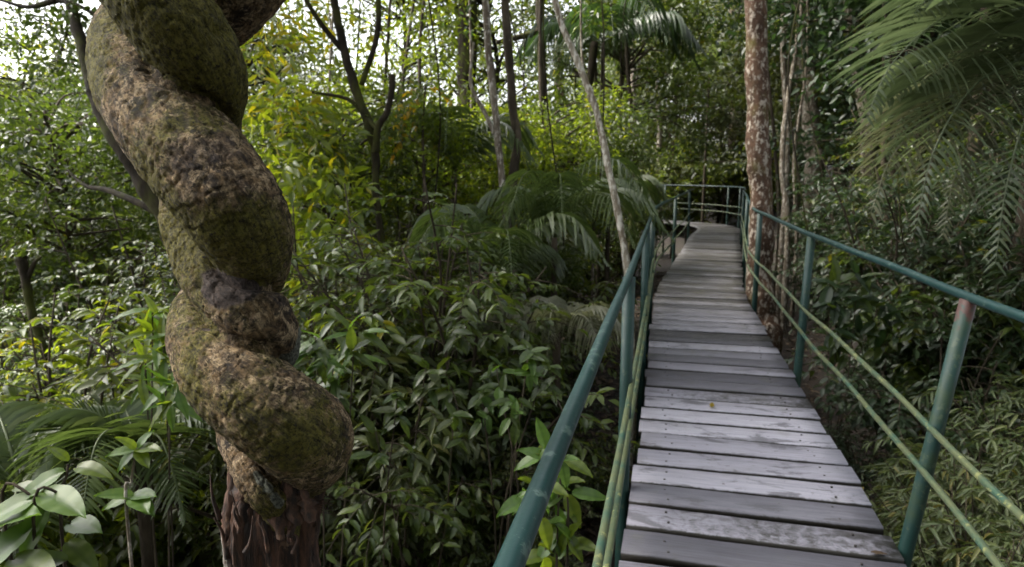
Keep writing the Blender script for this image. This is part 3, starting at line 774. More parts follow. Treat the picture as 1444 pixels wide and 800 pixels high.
rs = np.random.default_rng(99)
SHP = [lambda mt, m=m: proto_shrub(m, mt) for m in SH]
LTP = [lambda mt, m=m: proto_tree(m, mt) for m in LT]
TTP = [lambda mt, m=m: proto_tree(m, mt) for m in TT]
ATP = [lambda mt, m=m: proto_tree(m, mt, 'bark_dark') for m in AT]
GR = {'leaf_glossy': 'glossy green', 'leaf_mid': 'green', 'leaf_olive': 'olive', 'leaf_bright': 'bright green', 'leaf_dark': 'dark green'}
def sc_(rows, protos, mats, name, words, cat, group, scr, clear): scatter(rows, protos, mats, name, words, [GR[m] for m in mats], cat, group, rs, scr, clear)
# undergrowth on the slope between liana and handrail
sc_([(3.9, 400, 740, 6), (4.7, 320, 780, 8), (5.8, 280, 810, 9), (7.2, 260, 840, 10), (9.5, 260, 870, 10)], [SHP[q] for q in (0, 1, 4, 1, 4, 2)], ['leaf_glossy', 'leaf_mid', 'leaf_olive', 'leaf_bright'], 'leafy_shrub', [LEAFW[q] for q in (0, 1, 4, 1, 4, 2)], 'shrub', 'shrubs on the slope between liana and handrail', (.75, 1.2), 1.5)
sc_([(7.6, 390, 850, 5), (10, 380, 870, 6)], LTP, ['leaf_mid', 'leaf_olive', 'leaf_bright'], 'sapling', TREEW, 'sapling', 'saplings on the slope', (.38, .56), 1.6)
sc_([(4.4, -60, 230, 4), (5.5, -60, 260, 5), (7.5, -60, 280, 6), (10, -80, 300, 6)], SHP, ['leaf_mid', 'leaf_glossy', 'leaf_bright'], 'leafy_shrub', LEAFW, 'shrub', 'shrubs in the hollow beyond the liana', (.8, 1.3), 1.3)
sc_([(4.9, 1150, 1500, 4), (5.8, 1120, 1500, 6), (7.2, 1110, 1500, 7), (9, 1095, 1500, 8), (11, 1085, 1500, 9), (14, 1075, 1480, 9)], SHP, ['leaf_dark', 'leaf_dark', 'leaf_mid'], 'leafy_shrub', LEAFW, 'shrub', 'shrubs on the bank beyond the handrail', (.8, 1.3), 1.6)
sc_([(13, 640, 900, 6), (17, 640, 900, 6), (23, 850, 1100, 7), (26, 700, 1100, 8)], SHP, ['leaf_bright', 'leaf_olive', 'leaf_mid'], 'leafy_shrub', LEAFW, 'shrub', 'shrubs around the far turn', (1.0, 1.8), 1.7)
sc_([(3.4, 1200, 1310, 3), (4.4, 1150, 1260, 3), (5.5, 1120, 1200, 3), (3.2, 640, 800, 3), (4.2, 720, 850, 3), (5.5, 780, 870, 2)], SHP, ['leaf_dark', 'leaf_mid', 'leaf_olive'], 'leafy_shrub', LEAFW, 'seedling', 'seedlings at the foot of the boardwalk', (.28, .42), .85)
sc_([(7.0, 395, 690, 5), (8.4, 400, 690, 4)], [SHP[2], SHP[4], SHP[0]], ['leaf_mid', 'leaf_olive', 'leaf_bright'], 'leafy_shrub', [LEAFW[2], LEAFW[4], LEAFW[0]], 'shrub', 'tall shrubs round the forked trunk', (.95, 1.25), 1.5)
# understorey and far trees
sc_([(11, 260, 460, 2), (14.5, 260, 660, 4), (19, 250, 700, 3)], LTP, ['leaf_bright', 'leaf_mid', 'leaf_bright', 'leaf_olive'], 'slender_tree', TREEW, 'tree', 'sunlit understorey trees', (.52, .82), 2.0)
sc_([(10, -80, 220, 4), (14, -100, 240, 5)], LTP, ['leaf_mid', 'leaf_mid', 'leaf_dark'], 'slender_tree', TREEW, 'tree', 'trees in the hollow', (.45, .6), 2.0)
sc_([(20, -100, 300, 6), (26, -100, 480, 9), (34, -150, 560, 12)], LTP, ['leaf_mid', 'leaf_bright', 'leaf_mid'], 'slender_tree', TREEW, 'tree', 'trees in the hollow', (.75, 1.1), 2.0)
sc_([(17, 720, 880, 2), (22, 760, 900, 2), (26, 880, 1080, 4), (31, 860, 1100, 4), (38, 800, 1100, 3)], LTP, ['leaf_mid', 'leaf_olive', 'leaf_dark'], 'slender_tree', TREEW, 'tree', 'understorey trees behind the far turn', (.75, 1.15), 2.2)
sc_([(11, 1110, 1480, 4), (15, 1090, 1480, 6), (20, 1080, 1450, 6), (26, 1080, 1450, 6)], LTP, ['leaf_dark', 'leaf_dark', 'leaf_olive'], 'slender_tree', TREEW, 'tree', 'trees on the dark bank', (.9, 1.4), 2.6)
sc_([(40, 860, 1100, 3), (30, 1050, 1500, 6), (48, -80, 420, 4)], TTP, ['leaf_mid', 'leaf_olive'], 'tall_forest_tree', ['high-crowned', 'broad-crowned'], 'tree', 'tall trees of the far forest', (.7, 1.0), 3)
sc_([(17, 330, 720, 2), (21, 330, 760, 3), (26, 300, 780, 3), (22, -80, 200, 3), (18, 760, 1000, 3)], ATP, ['leaf_mid', 'leaf_olive', 'leaf_bright'], 'airy_tree', ['open-crowned', 'thin-crowned'], 'tree', 'open-crowned trees against the sky', (.9, 1.3), 2.5)
# unseen tall trees added round the viewpoint, their crowns blocking sky and sun
for k, (x, y, sc) in enumerate([(-2.95, 7.0, .82), (-6.6, 5.2, .85), (8.4, 9.6, .9), (11, 11.5, .9), (-4, -4, .8), (-.5, -8, .95), (9.5, -3, .9), (4.2, -5, .85), (11.5, 2.0, .85), (-6, -8, .9), (5, -9, 1.0)]):
    put_plant(TTP[k % 2](M['leaf_mid']), x, y, sc, k * 1.3, 'tall_forest_tree', ' '.join(f'{["high-crowned", "broad-crowned"][k % 2]} green tree closing overhead {where(x, y)}'.split()), 'tree', 'tall trees added round the viewpoint for shade')

for k, (x, y, sc) in enumerate([(-3.2, -3, .9), (2.6, -3.6, .95), (5.2, -1, .85), (.2, -5.4, 1.0), (5, -5, 1.0), (-6.4, -4.5, 1.0), (-3, -6.5, 1.0), (7.4, .2, .9)]):  # unseen lower trees added behind the camera to block low frontal light
    put_plant(LTP[k % 4](M['leaf_mid']), x, y, sc, k * 2.1, 'slender_tree', f'{TREEW[k % 4]} green tree added for shade ' + where(x, y), 'tree', 'trees added behind the viewpoint for shade')

sc_([(9.5, 340, 700, 4), (10.5, -60, 230, 3)], LTP, ['leaf_mid', 'leaf_olive', 'leaf_mid'], 'slender_tree', TREEW, 'tree', 'middle-height trees behind the slope shrubs', (.5, .7), 1.8)
# the same forest going on past both sides of the view
sc_([(3.6, -800, -90, 6), (5.5, -750, -90, 8), (8, -650, -100, 8), (12, -600, -100, 8)], SHP, ['leaf_bright', 'leaf_mid', 'leaf_olive'], 'leafy_shrub', LEAFW, 'shrub', 'shrubs along the rim of the hollow', (.8, 1.3), 1.5)
sc_([(12, -600, -130, 6), (18, -550, -130, 7), (26, -520, -160, 8), (36, -500, -160, 8)], LTP, ['leaf_bright', 'leaf_mid'], 'slender_tree', TREEW, 'tree', 'trees along the rim of the hollow', (.55, .9), 2.0)
sc_([(4.6, 1540, 2200, 5), (7, 1540, 2100, 6), (10, 1520, 2000, 6)], SHP, ['leaf_dark', 'leaf_mid'], 'leafy_shrub', LEAFW, 'shrub', 'shrubs further up the bank', (.8, 1.3), 1.6)
sc_([(13, 1500, 2000, 4), (20, 1480, 1900, 5)], LTP, ['leaf_dark', 'leaf_olive'], 'slender_tree', TREEW, 'tree', 'trees further up the bank', (.9, 1.3), 2.6)

# ------------------------------------------------------------------ palms
def frond(mb, r, rach, n, ll, lw, droop=.6, fwd=.5, tb=.5, rr=.010):
    q = catmull(rach, 12); V, F = tube(q, np.linspace(rr, rr * .25, len(q)), 5); mb.add(V, F, .75)
    T, _, _ = frames(q); sl = np.r_[0, np.cumsum(np.linalg.norm(np.diff(q, axis=0), axis=1))]; sl /= sl[-1]
    t = np.linspace(.12, 1, n); p = np.stack([np.interp(t, sl, q[:, k]) for k in range(3)], -1); tn = nrm(np.stack([np.interp(t, sl, T[:, k]) for k in range(3)], -1))
    up = np.array([0, 0, 1.0]); side = nrm(np.cross(tn, up) + 1e-5)
    for sg in (-1, 1):
        ln = r.choice([1, 1, 1, 1, .8, .45], n) * ll * (np.sin(np.clip(t * 1.02 + .10, 0, 1) * math.pi) ** .55 * .85 + .15) * r.uniform(.85, 1.1, n)
        d0 = nrm(sg * side + tn * (fwd + .6 * t[:, None] ** 2) + up * .15 + r.normal(0, .07, (n, 3)))
        pts = [p]; cur = d0.copy()
        for k in range(4):
            pts.append(pts[-1] + cur * (ln / 4)[:, None]); cur = nrm(cur - up * droop * (.35 + .5 * r.uniform(.7, 1.3, (n, 1))))
        wd = nrm(np.cross(np.cross(d0, up), d0) * .5 + tn * .9)
        prof = [.35, 1, .9, .6, .05]
        V = np.stack([x for k in range(5) for x in (pts[k] - wd * lw * prof[k] / 2, pts[k] + wd * lw * prof[k] / 2)], 1)
        off = (np.arange(n) * 10)[:, None, None]
        Qd = np.array([(2 * k, 2 * k + 1, 2 * k + 3, 2 * k + 2) for k in range(4)])[None] + off
        mb.add(V.reshape(-1, 3), [Qd.reshape(-1, 4)], np.repeat(np.clip(tb + r.normal(0, .15, n), 0, 1), 10))


def palm_at(label, crown, spec, trunk_r, mats, group=None, base=None):
    """spec: list of rachis point lists in world space"""
    cx, cyy, cz = crown
    bx, by = (cx, cyy) if base is None else base
    bz = float(hgt(bx, by))
    root = thing('palm', label, 'palm', (bx, by, bz), group); o = np.array([bx, by, bz])
    V, F = tube(catmull([(0, 0, -.2), ((cx - bx) * .4, (cyy - by) * .4, (cz - bz) * .5), (cx - bx, cyy - by, cz - bz)], 8), np.linspace(trunk_r * 1.2, trunk_r * .8, 17), 10)
    link('trunk', make_mesh('trunk', V, F), M['bark'], root)
    r = np.random.default_rng(int(abs(cx * 100)) + 3)
    for k, (rach, n, ll, lw, droop, mt) in enumerate(spec):
        mb = MB(); frond(mb, r, np.array(rach) - o, n, ll, lw, droop)
        link('frond', mb.mesh('frond'), M[mt], root)
    return root


def fronds_px(c, lst, n, ll, lw, droop, mt):
    out = []
    for pp in lst:
        out.append(([c] + [P(*q) for q in pp], n, ll, lw, droop, mt if not isinstance(mt, list) else mt[len(out) % len(mt)]))
    return out

# large palm over the bank, its fronds hanging to the rail
c = P(1500, -30, 5.2)
spec = fronds_px(c, [[(1440, -70, 4.9), (1350, -40, 4.7), (1270, 40, 4.5)], [(1430, 0, 4.7), (1340, 20, 4.4), (1262, 85, 4.2), (1222, 165, 4.1)], [(1470, -90, 4.6), (1400, -60, 4.2), (1330, 0, 4.0)],
                     [(1440, -30, 5.4), (1350, -10, 5.6), (1262, 60, 5.7)]], 60, .82, .050, .20, 'leaf_palm')
spec += fronds_px(c, [[(1440, 70, 4.8), (1345, 130, 4.5), (1262, 215, 4.3), (1228, 300, 4.2)], [(1450, 70, 4.5), (1375, 120, 4.2), (1318, 210, 4.0), (1292, 320, 4.0)], [(1490, 80, 4.5), (1445, 170, 4.1), (1418, 270, 4.0), (1404, 370, 4.0)],
                      [(1520, 80, 4.9), (1500, 200, 4.6), (1470, 330, 4.5)], [(1440, 30, 5.4), (1360, 60, 5.3), (1290, 130, 5.2), (1250, 220, 5.1)], [(1450, 20, 4.9), (1380, 60, 4.5), (1300, 110, 4.3), (1240, 150, 4.2)],
                      [(1470, 70, 5.1), (1400, 150, 4.8), (1350, 240, 4.7), (1330, 330, 4.7)]], 58, .78, .048, .28, ['leaf_palm_old', 'leaf_palm', 'leaf_palm'])
spec += fronds_px(c, [[(1580, -90, 5.2), (1680, -60, 5.3), (1760, 60, 5.4)], [(1560, -110, 5.8), (1640, -120, 6.3), (1720, -40, 6.8)], [(1490, -130, 5.9), (1470, -150, 6.6), (1450, -80, 7.2)]], 50, .6, .03, .45, 'leaf_palm')
palm_at('large palm with long hanging fronds over the dark bank, some fading to straw', c, spec, .10, None, base=(c[0] + .2, c[1] + .3))

# slender palms on the slope left of the rail
def wild_palm(label, px, py, d, nf, length, seed, ll=.36, lw=.02, mt='leaf_palm', droop=.65, group=None, up=.9):
    r = np.random.default_rng(seed); c = P(px, py, d); spec = []
    for k in range(nf):
        a = 2 * math.pi * k / nf + r.uniform(-.3, .3); l = length * r.uniform(.75, 1.15); u = up * r.uniform(.5, 1.1); h = np.array([math.cos(a), math.sin(a), 0])
        spec.append(([c, c + h * l * .3 + np.array([0, 0, l * .36 * u]), c + h * l * .65 + np.array([0, 0, l * .42 * u]), c + h * l * .98 + np.array([0, 0, l * (.42 * u - .38)])], 46, ll * r.uniform(.85, 1.1), lw, droop * r.uniform(.8, 1.2), mt))
    return palm_at(label, c, spec, .035, None, group)
wild_palm('fine-leaved palm arching toward the handrail beside the leaning white trunk', 782, 335, 6.3, 12, 1.0, 1, .42, .022, 'leaf_palm_green', up=1.5)
wild_palm('fine-leaved palm around the twin reddish stems', 705, 400, 5.7, 9, 1.0, 2, .42, .024, 'leaf_palm_green', up=1.4)
wild_palm('low palm with yellowing leaflets drooping beneath the handrail', 785, 470, 4.7, 7, .62, 3, .34, .018, 'leaf_palm_old', .8)
wild_palm('palm with a pale arched frond below the yellow-leaved sprig', 640, 240, 7.4, 8, 1.1, 4, .45, .03, 'leaf_palm_green', .6, up=1.2)
wild_palm('young palm whose green frond reaches over the far handrail', 858, 292, 9.6, 8, .85, 5, .5, .03, 'leaf_palm_green', .55, up=1.3)
wild_palm('fan-like low palm in the hollow beneath the bright shrubs', 195, 640, 3.3, 9, .62, 6, .30, .028, 'leaf_palm_green', .22, up=1.2)
wild_palm('dim low palm in the shade behind the pale big-leaved plant', 30, 690, 3.1, 8, .62, 7, .30, .026, 'leaf_palm_green', .25)
wild_palm('pale palm crown high behind the lichen trunk', 1000, 110, 19, 9, 2.1, 8, .7, .05, 'leaf_palm_green', .7)
wild_palm('small dark palm at the end of the boardwalk', 1022, 250, 23, 9, 1.2, 9, .5, .04, 'leaf_palm_green', .6)
wild_palm('tall palm with hanging skirt of fronds behind the leaning white trunk', 850, 60, 12, 12, 2.0, 10, .7, .04, 'leaf_dark', .9, up=.5)

# ------------------------------------------------------------------ single trees drawn after the photograph's trunks
def trunk_tree(name, label, keys, mt, seg=12, forks=(), crown=None, crown_mat='leaf_mid', top=None, wob=.03):
    """keys: (px, py, depth, radius in px), from the top down"""
    k0 = keys[-1]; b = P(*k0[:3]); bz = float(hgt(b[0], b[1]))
    root = thing(name, label, 'tree', (b[0], b[1], bz)); o = np.array([b[0], b[1], bz])
    r = np.random.default_rng(int(k0[0] * 7 + k0[1]))
    rows = [[*P(a, bb, d), rr * d / FPX] for a, bb, d, rr in keys] + [[b[0] + .02, b[1], bz - .3, k0[3] * k0[2] / FPX * 1.25]]
    cu = catmull(np.array(rows), 14); n = len(cu)
    wv = np.cumsum(r.normal(0, 1, (n, 2)), axis=0); wv -= np.linspace(0, 1, n)[:, None] * wv[-1]
    cu[:, :2] += wv * cu[:, 3:4] * .08
    V, F = tube(cu[:, :3], cu[:, 3] * (1 + .05 * np.sin(np.arange(n) * .55) + r.normal(0, .012, n)), seg)
    tk = link('trunk', make_mesh('trunk', V - o, F), M[mt], root)
    for fk in forks:
        rows = np.array([[*P(a, bb, d), rr * d / FPX] for a, bb, d, rr in fk]); cu2 = catmull(rows, 10)
        V, F = tube(cu2[:, :3], cu2[:, 3], 8); link('branch', make_mesh('branch', V - o, F), M[mt], root)
    if crown:
        fo = MB()
        for (a, bb, d, rad, nl, L, W, tb) in crown: clump_leaves(fo, r, P(a, bb, d), rad, nl, L, W, d < 7, .7, .3, tb)
        mm = fo.mesh('crown'); mm.transform(Matrix.Translation(-Vector(o))); link('crown', mm, M[crown_mat], root, kind='stuff')
    if top:
        me, sc, dz = top; t = cu[0, :3] - o
        oc = link('crown', me, M[crown_mat], root, kind='stuff', loc=(t[0], t[1], t[2] + dz)); oc.scale = (sc,) * 3
        if me.materials[0] != M[crown_mat]: oc.material_slots[0].link = 'OBJECT'; oc.material_slots[0].material = M[crown_mat]
    return root
CR1 = TT[0][1]; CR2 = TT[1][1]
trunk_tree('lichen_tree', 'straight trunk blotched with white and rusty lichen close beside the handrail', [(1068, -1000, 7.9, 14), (1070, -400, 7.9, 15.5), (1073, 0, 7.9, 15), (1076, 150, 7.9, 15.5), (1079, 300, 7.9, 16), (1082, 420, 7.9, 19), (1083, 470, 7.9, 21)], 'bark_lichen', 20, top=(CR1, .5, -4.5), crown_mat='leaf_dark')
trunk_tree('pale_tree', 'pale grey trunk upslope behind the thick lichen-spotted trunk', [(1122, -700, 14, 9), (1127, 0, 14, 9.5), (1136, 100, 14, 10), (1146, 200, 14, 12), (1148, 260, 14, 12)], 'bark_pale', 12, top=(CR2, .8, -10.5), crown_mat='leaf_dark')
trunk_tree('pale_tree', 'thin pale trunk just behind the thick lichen-spotted trunk', [(1092, -400, 12, 3.5), (1103, 60, 12, 4), (1110, 240, 12, 4.5)], 'bark_pale', 8)
trunk_tree('grey_tree', 'short leaning grey trunk glimpsed above the big palm fronds', [(1190, -300, 13, 8), (1203, 20, 13, 9), (1220, 130, 13, 10), (1226, 240, 13, 10)], 'bark_pale', 10, top=(CR1, .75, -9.5), crown_mat='leaf_dark')
trunk_tree('white_leaning_tree', 'thin white-barked trunk leaning across to the handrail', [(765, -120, 5.2, 4.2), (786, 10, 5.2, 4.4), (818, 95, 5.2, 4.6), (842, 165, 5.2, 4.8), (862, 260, 5.2, 5), (880, 365, 5.2, 5.2), (888, 470, 5.2, 5.4)], 'bark_white', 10)
trunk_tree('twin_stem_tree', 'slim pale stem, one of two rising from a reddish base among the fine palms', [(676, -120, 6.6, 4.5), (685, 20, 6.6, 5), (693, 130, 6.6, 5), (702, 230, 6.6, 5), (716, 350, 6.6, 5.5), (728, 490, 6.6, 6)], 'bark_pale', 8,
           forks=[[(668, 60, 6.6, 1.5), (664, 118, 6.6, 2.5), (684, 160, 6.6, 3), (697, 190, 6.6, 3)]])
trunk_tree('twin_stem_tree', 'slim wavy stem nearer the handrail of the reddish-based pair', [(708, -120, 6.9, 5.5), (716, 60, 6.9, 6), (722, 150, 6.9, 6), (729, 200, 6.9, 6.5), (722, 320, 6.9, 7), (734, 500, 6.9, 7.5)], 'bark', 8)
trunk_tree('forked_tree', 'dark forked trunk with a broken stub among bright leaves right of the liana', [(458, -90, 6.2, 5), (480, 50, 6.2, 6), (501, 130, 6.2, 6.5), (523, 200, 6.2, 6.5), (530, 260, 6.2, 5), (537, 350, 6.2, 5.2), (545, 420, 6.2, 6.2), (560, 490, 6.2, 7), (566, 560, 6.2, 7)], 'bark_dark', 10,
           forks=[[(553, 106, 6.1, 5), (552, 130, 6.1, 4.5), (545, 160, 6.1, 4.5), (533, 180, 6.1, 5), (530, 215, 6.15, 5.5)], [(440, 130, 6.2, 2), (490, 140, 6.2, 2.5), (515, 165, 6.2, 3), (532, 182, 6.1, 3.5)], [(420, -20, 6.0, 3), (450, 30, 6.1, 3.5), (482, 70, 6.2, 4)], [(530, -60, 6.2, 4), (533, 40, 6.2, 4), (510, 120, 6.2, 4)]],
           crown=[(375, 60, 6.4, .45, 170, .15, .32, .72), (430, 20, 6.8, .5, 130, .14, .32, .75), (395, 150, 6.0, .45, 170, .16, .3, .65), (450, 190, 6.2, .4, 90, .15, .32, .6), (420, 250, 5.7, .4, 150, .16, .32, .6), (470, 270, 5.6, .35, 130, .15, .34, .55), (390, 330, 5.4, .35, 130, .16, .32, .5), (450, 350, 5.2, .4, 150, .16, .32, .5),
                  (590, 30, 6.8, .4, 80, .10, .4, .4), (645, 130, 7.2, .35, 90, .10, .4, .35), (520, 70, 6.9, .35, 60, .11, .4, .55), (610, 90, 7.2, .3, 50, .1, .4, .4), (480, 100, 6.6, .3, 50, .12, .36, .6)], crown_mat='leaf_bright')
trunk_tree('dark_tree', 'thick dark trunk standing beyond the yellow-leaved sprig', [(650, -620, 16, 12), (660, 40, 16, 13), (665, 190, 16, 15)], 'bark_dark', 12, top=(CR1, .8, -9.5), crown_mat='leaf_dark')
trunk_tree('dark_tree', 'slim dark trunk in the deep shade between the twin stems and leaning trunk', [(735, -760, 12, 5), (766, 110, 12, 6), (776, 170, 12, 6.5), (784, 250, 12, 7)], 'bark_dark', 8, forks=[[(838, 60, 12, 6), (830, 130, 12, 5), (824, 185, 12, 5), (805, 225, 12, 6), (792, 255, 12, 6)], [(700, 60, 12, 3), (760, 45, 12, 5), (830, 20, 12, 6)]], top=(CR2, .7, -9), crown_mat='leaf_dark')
trunk_tree('reddish_tree', 'distant reddish trunk lit behind the slim dark trunk', [(786, 60, 20, 6), (792, 150, 20, 7), (797, 230, 20, 8)], 'bark_lichen', 8)
trunk_tree('leaning_dark_tree', 'mossy dark tree leaning behind the liana, its thin leaves against white sky', [(75, -140, 5.6, 5), (95, -20, 5.4, 7), (118, 70, 5.2, 8), (150, 165, 5.0, 10), (195, 245, 4.9, 12), (240, 330, 4.9, 14), (270, 460, 4.9, 16)], 'bark_dark', 12,
           forks=[[(95, 240, 5.6, 1.5), (120, 262, 5.4, 2.5), (150, 268, 5.2, 4), (190, 284, 5, 5), (232, 305, 4.9, 6)], [(0, 0, 5.6, 2), (40, 10, 5.5, 3), (80, 0, 5.4, 5)], [(150, 30, 5.2, 1.5), (110, 8, 5.3, 3), (82, 0, 5.4, 4)]],
           crown=[(70, 40, 5.6, .24, 110, .06, .6, .3), (30, 20, 5.8, .24, 90, .06, .6, .3), (90, 85, 5.4, .2, 80, .06, .6, .3), (20, 60, 5.9, .2, 60, .06, .6, .3), (60, 100, 5.6, .18, 60, .06, .6, .35), (110, 20, 5.3, .18, 60, .07, .6, .3), (5, 150, 5.6, .3, 130, .08, .5, .45), (30, 205, 5.4, .32, 140, .08, .5, .5)], crown_mat='leaf_mid')
trunk_tree('broken_tree', 'snapped mossy trunk standing in the hollow left of the liana', [(30, 352, 6, 6), (34, 370, 6, 6.5), (42, 420, 6, 5.5), (54, 470, 6, 5.5), (66, 540, 6, 6)], 'bark_dark', 10, forks=[[(16, 358, 6, 5), (26, 368, 6, 5), (36, 392, 6, 5)], [(58, 362, 6, 2), (48, 372, 6, 3), (38, 396, 6, 4)]], crown=[(24, 356, 6, .08, 60, .05, .5, .6)], crown_mat='leaf_olive')
trunk_tree('far_pale_tree', 'slender pale trunk far behind the leaning white trunk', [(893, -20, 22, 3), (894, 120, 22, 3.5), (896, 240, 22, 4)], 'bark_pale', 7)
trunk_tree('far_pale_tree', 'slender pale trunk far off, rising over the inner handrail', [(926, 20, 24, 3), (928, 150, 24, 3.5), (930, 240, 24, 4)], 'bark_pale', 7)
trunk_tree('far_green_tree', 'bluish green trunk top behind the pale palm crown', [(1040, -200, 26, 9), (1040, 10, 26, 10), (1042, 60, 26, 10), (1044, 230, 26, 11)], 'bark', 8, top=(CR2, .7, -9), crown_mat='leaf_dark')

# thin poles and hanging vines in the background
rp = np.random.default_rng(321)
for k in range(26):
    px = [rp.uniform(420, 680), rp.uniform(640, 900), rp.uniform(860, 1060), rp.uniform(1090, 1300)][k % 4]; d = rp.uniform(8.5, 19); w = rp.uniform(.018, .05) * FPX / d
    x, y = pxy(px, d); dx = rp.normal(0, 14)
    if off_path(x, y) < 1.2: continue
    mt, wd = [('bark_pale', 'pale'), ('bark_dark', 'dark'), ('bark', 'brown')][int(rp.integers(3))]
    pr_ = trunk_tree('pole_sapling', f'thin {wd} sapling pole ' + where(x, y), [(px + dx * 2 + rp.normal(0, 8), -160, d, w * .6), (px + dx + rp.normal(0, 6), 60, d, w * .8), (px + rp.normal(0, 5), 220, d, w), (px, 330, d, w * 1.1)], mt, 7,
               crown=[(px + dx * 2 + rp.normal(0, 20), -150 + rp.normal(0, 20), d, .7, 120, .14, .4, .5), (px + dx + rp.normal(0, 30), 30, d, .35, 14 if px < 740 else 50, .13, .4, .5)], crown_mat=['leaf_mid', 'leaf_olive', 'leaf_dark'][k % 3]); pr_['group'] = 'thin sapling poles in the background'
for k in range(12):
    px = rp.uniform(560, 900) if k < 8 else rp.uniform(1100, 1280); d = rp.uniform(5.8, 11); x, y = pxy(px, d)
    if off_path(x, y) < .9: continue
    top, bot = P(px + rp.normal(0, 25), -350, d), P(px, rp.uniform(260, 420), d)
    sag = rp.normal(0, .12)
    V, F = tube(catmull([top, (top * 2 + bot) / 3 + (sag, .1, 0), (top + bot * 2) / 3 + (-sag, 0, 0), bot, bot + (rp.normal(0, .1), 0, -.3)], 8), np.linspace(.011, .006, 33), 6)
    o = link('hanging_vine', make_mesh('hanging_vine', V - top, F), M['bark_dark'], loc=tuple(top)); tag(o, 'thin dark vine hanging down ' + where(x, y), 'vine', 'hanging vines')

# yellow-leaved sprig
yr = thing('yellow_sprig_tree', 'sapling with a sprig of bright yellow leaves below the white sky gaps', 'tree', (*P(590, 300, 6.7)[:2], float(hgt(*P(590, 300, 6.7)[:2])))); o = np.array(yr.location)
fo, wo = MB(), MB(); r = np.random.default_rng(8)
V, F = tube(catmull([o + (0, 0, -.2), P(600, 330, 6.7), P(596, 200, 6.7), P(600, 120, 6.7)], 8), np.linspace(.03, .008, 25), 6); wo.add(V, F)
for (a, b, dx, dz) in [(600, 122, -.9, .1), (598, 130, -.5, -.4), (597, 150, -1, .0), (596, 165, -.8, -.3), (598, 125, .5, .2), (597, 175, -1, -.1), (597, 140, -.7, .3)]:
    spray(fo, wo, r, P(a, b, 6.7), np.array([dx, r.normal(0, .3), dz]), .34, 14, .085, .5, True, .9, .55)
for me, nme, mt, kd in ((fo.mesh('foliage'), 'foliage', 'leaf_yellow', 'stuff'), (wo.mesh('stems'), 'stem', 'bark', None)):
    me.transform(Matrix.Translation(-Vector(o))); link(nme, me, M[mt], yr, kind=kd)

# ------------------------------------------------------------------ bamboo-like shrub beside the big post
def bamboo(seed, H, ncane, nspray):
    r = np.random.default_rng(seed); fo, wo = MB(), MB()
    for k in range(ncane):
        a = r.uniform(0, 6.28); lean = r.uniform(.2, .75); h = H * r.uniform(.6, 1.05)
        q = catmull([(r.normal(0, .15), r.normal(0, .15), -.1), (lean * .3 * math.cos(a), lean * .3 * math.sin(a), h * .5), (lean * math.cos(a), lean * math.sin(a), h)], 8)
        V, F = tube(q, np.linspace(.008, .002, len(q)), 5); wo.add(V, F)
        for j in range(nspray):
            f = r.uniform(.1, 1); b = q[int(f * (len(q) - 1))]; az = a + r.normal(0, 1.3)
            spray(fo, wo, r, b, np.array([math.cos(az), math.sin(az), r.uniform(-.2, .5)]), r.uniform(.15, .38), 15, .088, .19, True, .45, .4 + .25 * f, .002)
    return fo.mesh('foliage'), wo.mesh('stems')
BB = [bamboo(41, 1.25, 16, 15), bamboo(42, 1.1, 15, 15)]
for k, (px, d, sc) in enumerate([(1400, 3.7, 1.0), (1450, 3.2, 1.05), (1510, 3.9, 1.1), (1370, 3.3, .85), (1450, 4.3, 1.1), (1540, 3.1, 1.1), (1420, 2.9, .9), (1500, 2.6, .95), (1350, 4.0, .85)]):
    p = P(px, 400, d)
    put_plant([('foliage', BB[k % 2][0], M['leaf_bamboo'], 'stuff'), ('stems', BB[k % 2][1], M['bark'], None)], p[0], p[1], sc, k * 1.7, 'bamboo_shrub', ('large ' if sc > 1.05 else 'small ' if sc < .9 else '') + 'pale bamboo-like shrub ' + where(p[0], p[1]), 'shrub', 'bamboo-like shrubs by the rail post')

# ------------------------------------------------------------------ plants with single big leaves
def big_leaf(L, W, seed, droop=.3, fold=.12):
    r = np.random.default_rng(seed); nu, nv = 12, 7; V = []; tin = []
    for a in range(nu):
        t = a / (nu - 1); w = W * (math.sin(math.pi * min(1, t * .97 + .02) ** .75) ** .8) * .5
        for b in range(nv):
            s_ = (b / (nv - 1)) * 2 - 1
            z = fold * W * abs(s_) - droop * L * t * t + .012 * L * math.sin(t * 22) * abs(s_) ** 1.2
            V.append((t * L, s_ * w, z)); tin.append(.5 + .1 * math.sin(t * 26) - (.25 if b == nv // 2 else 0))
    ii = np.arange(nu - 1)[:, None] * nv + np.arange(nv - 1)[None]
    return make_mesh('leaf', V, [np.stack([ii, ii + nv, ii + nv + 1, ii + 1], -1).reshape(-1, 4)], {'tint': tin})


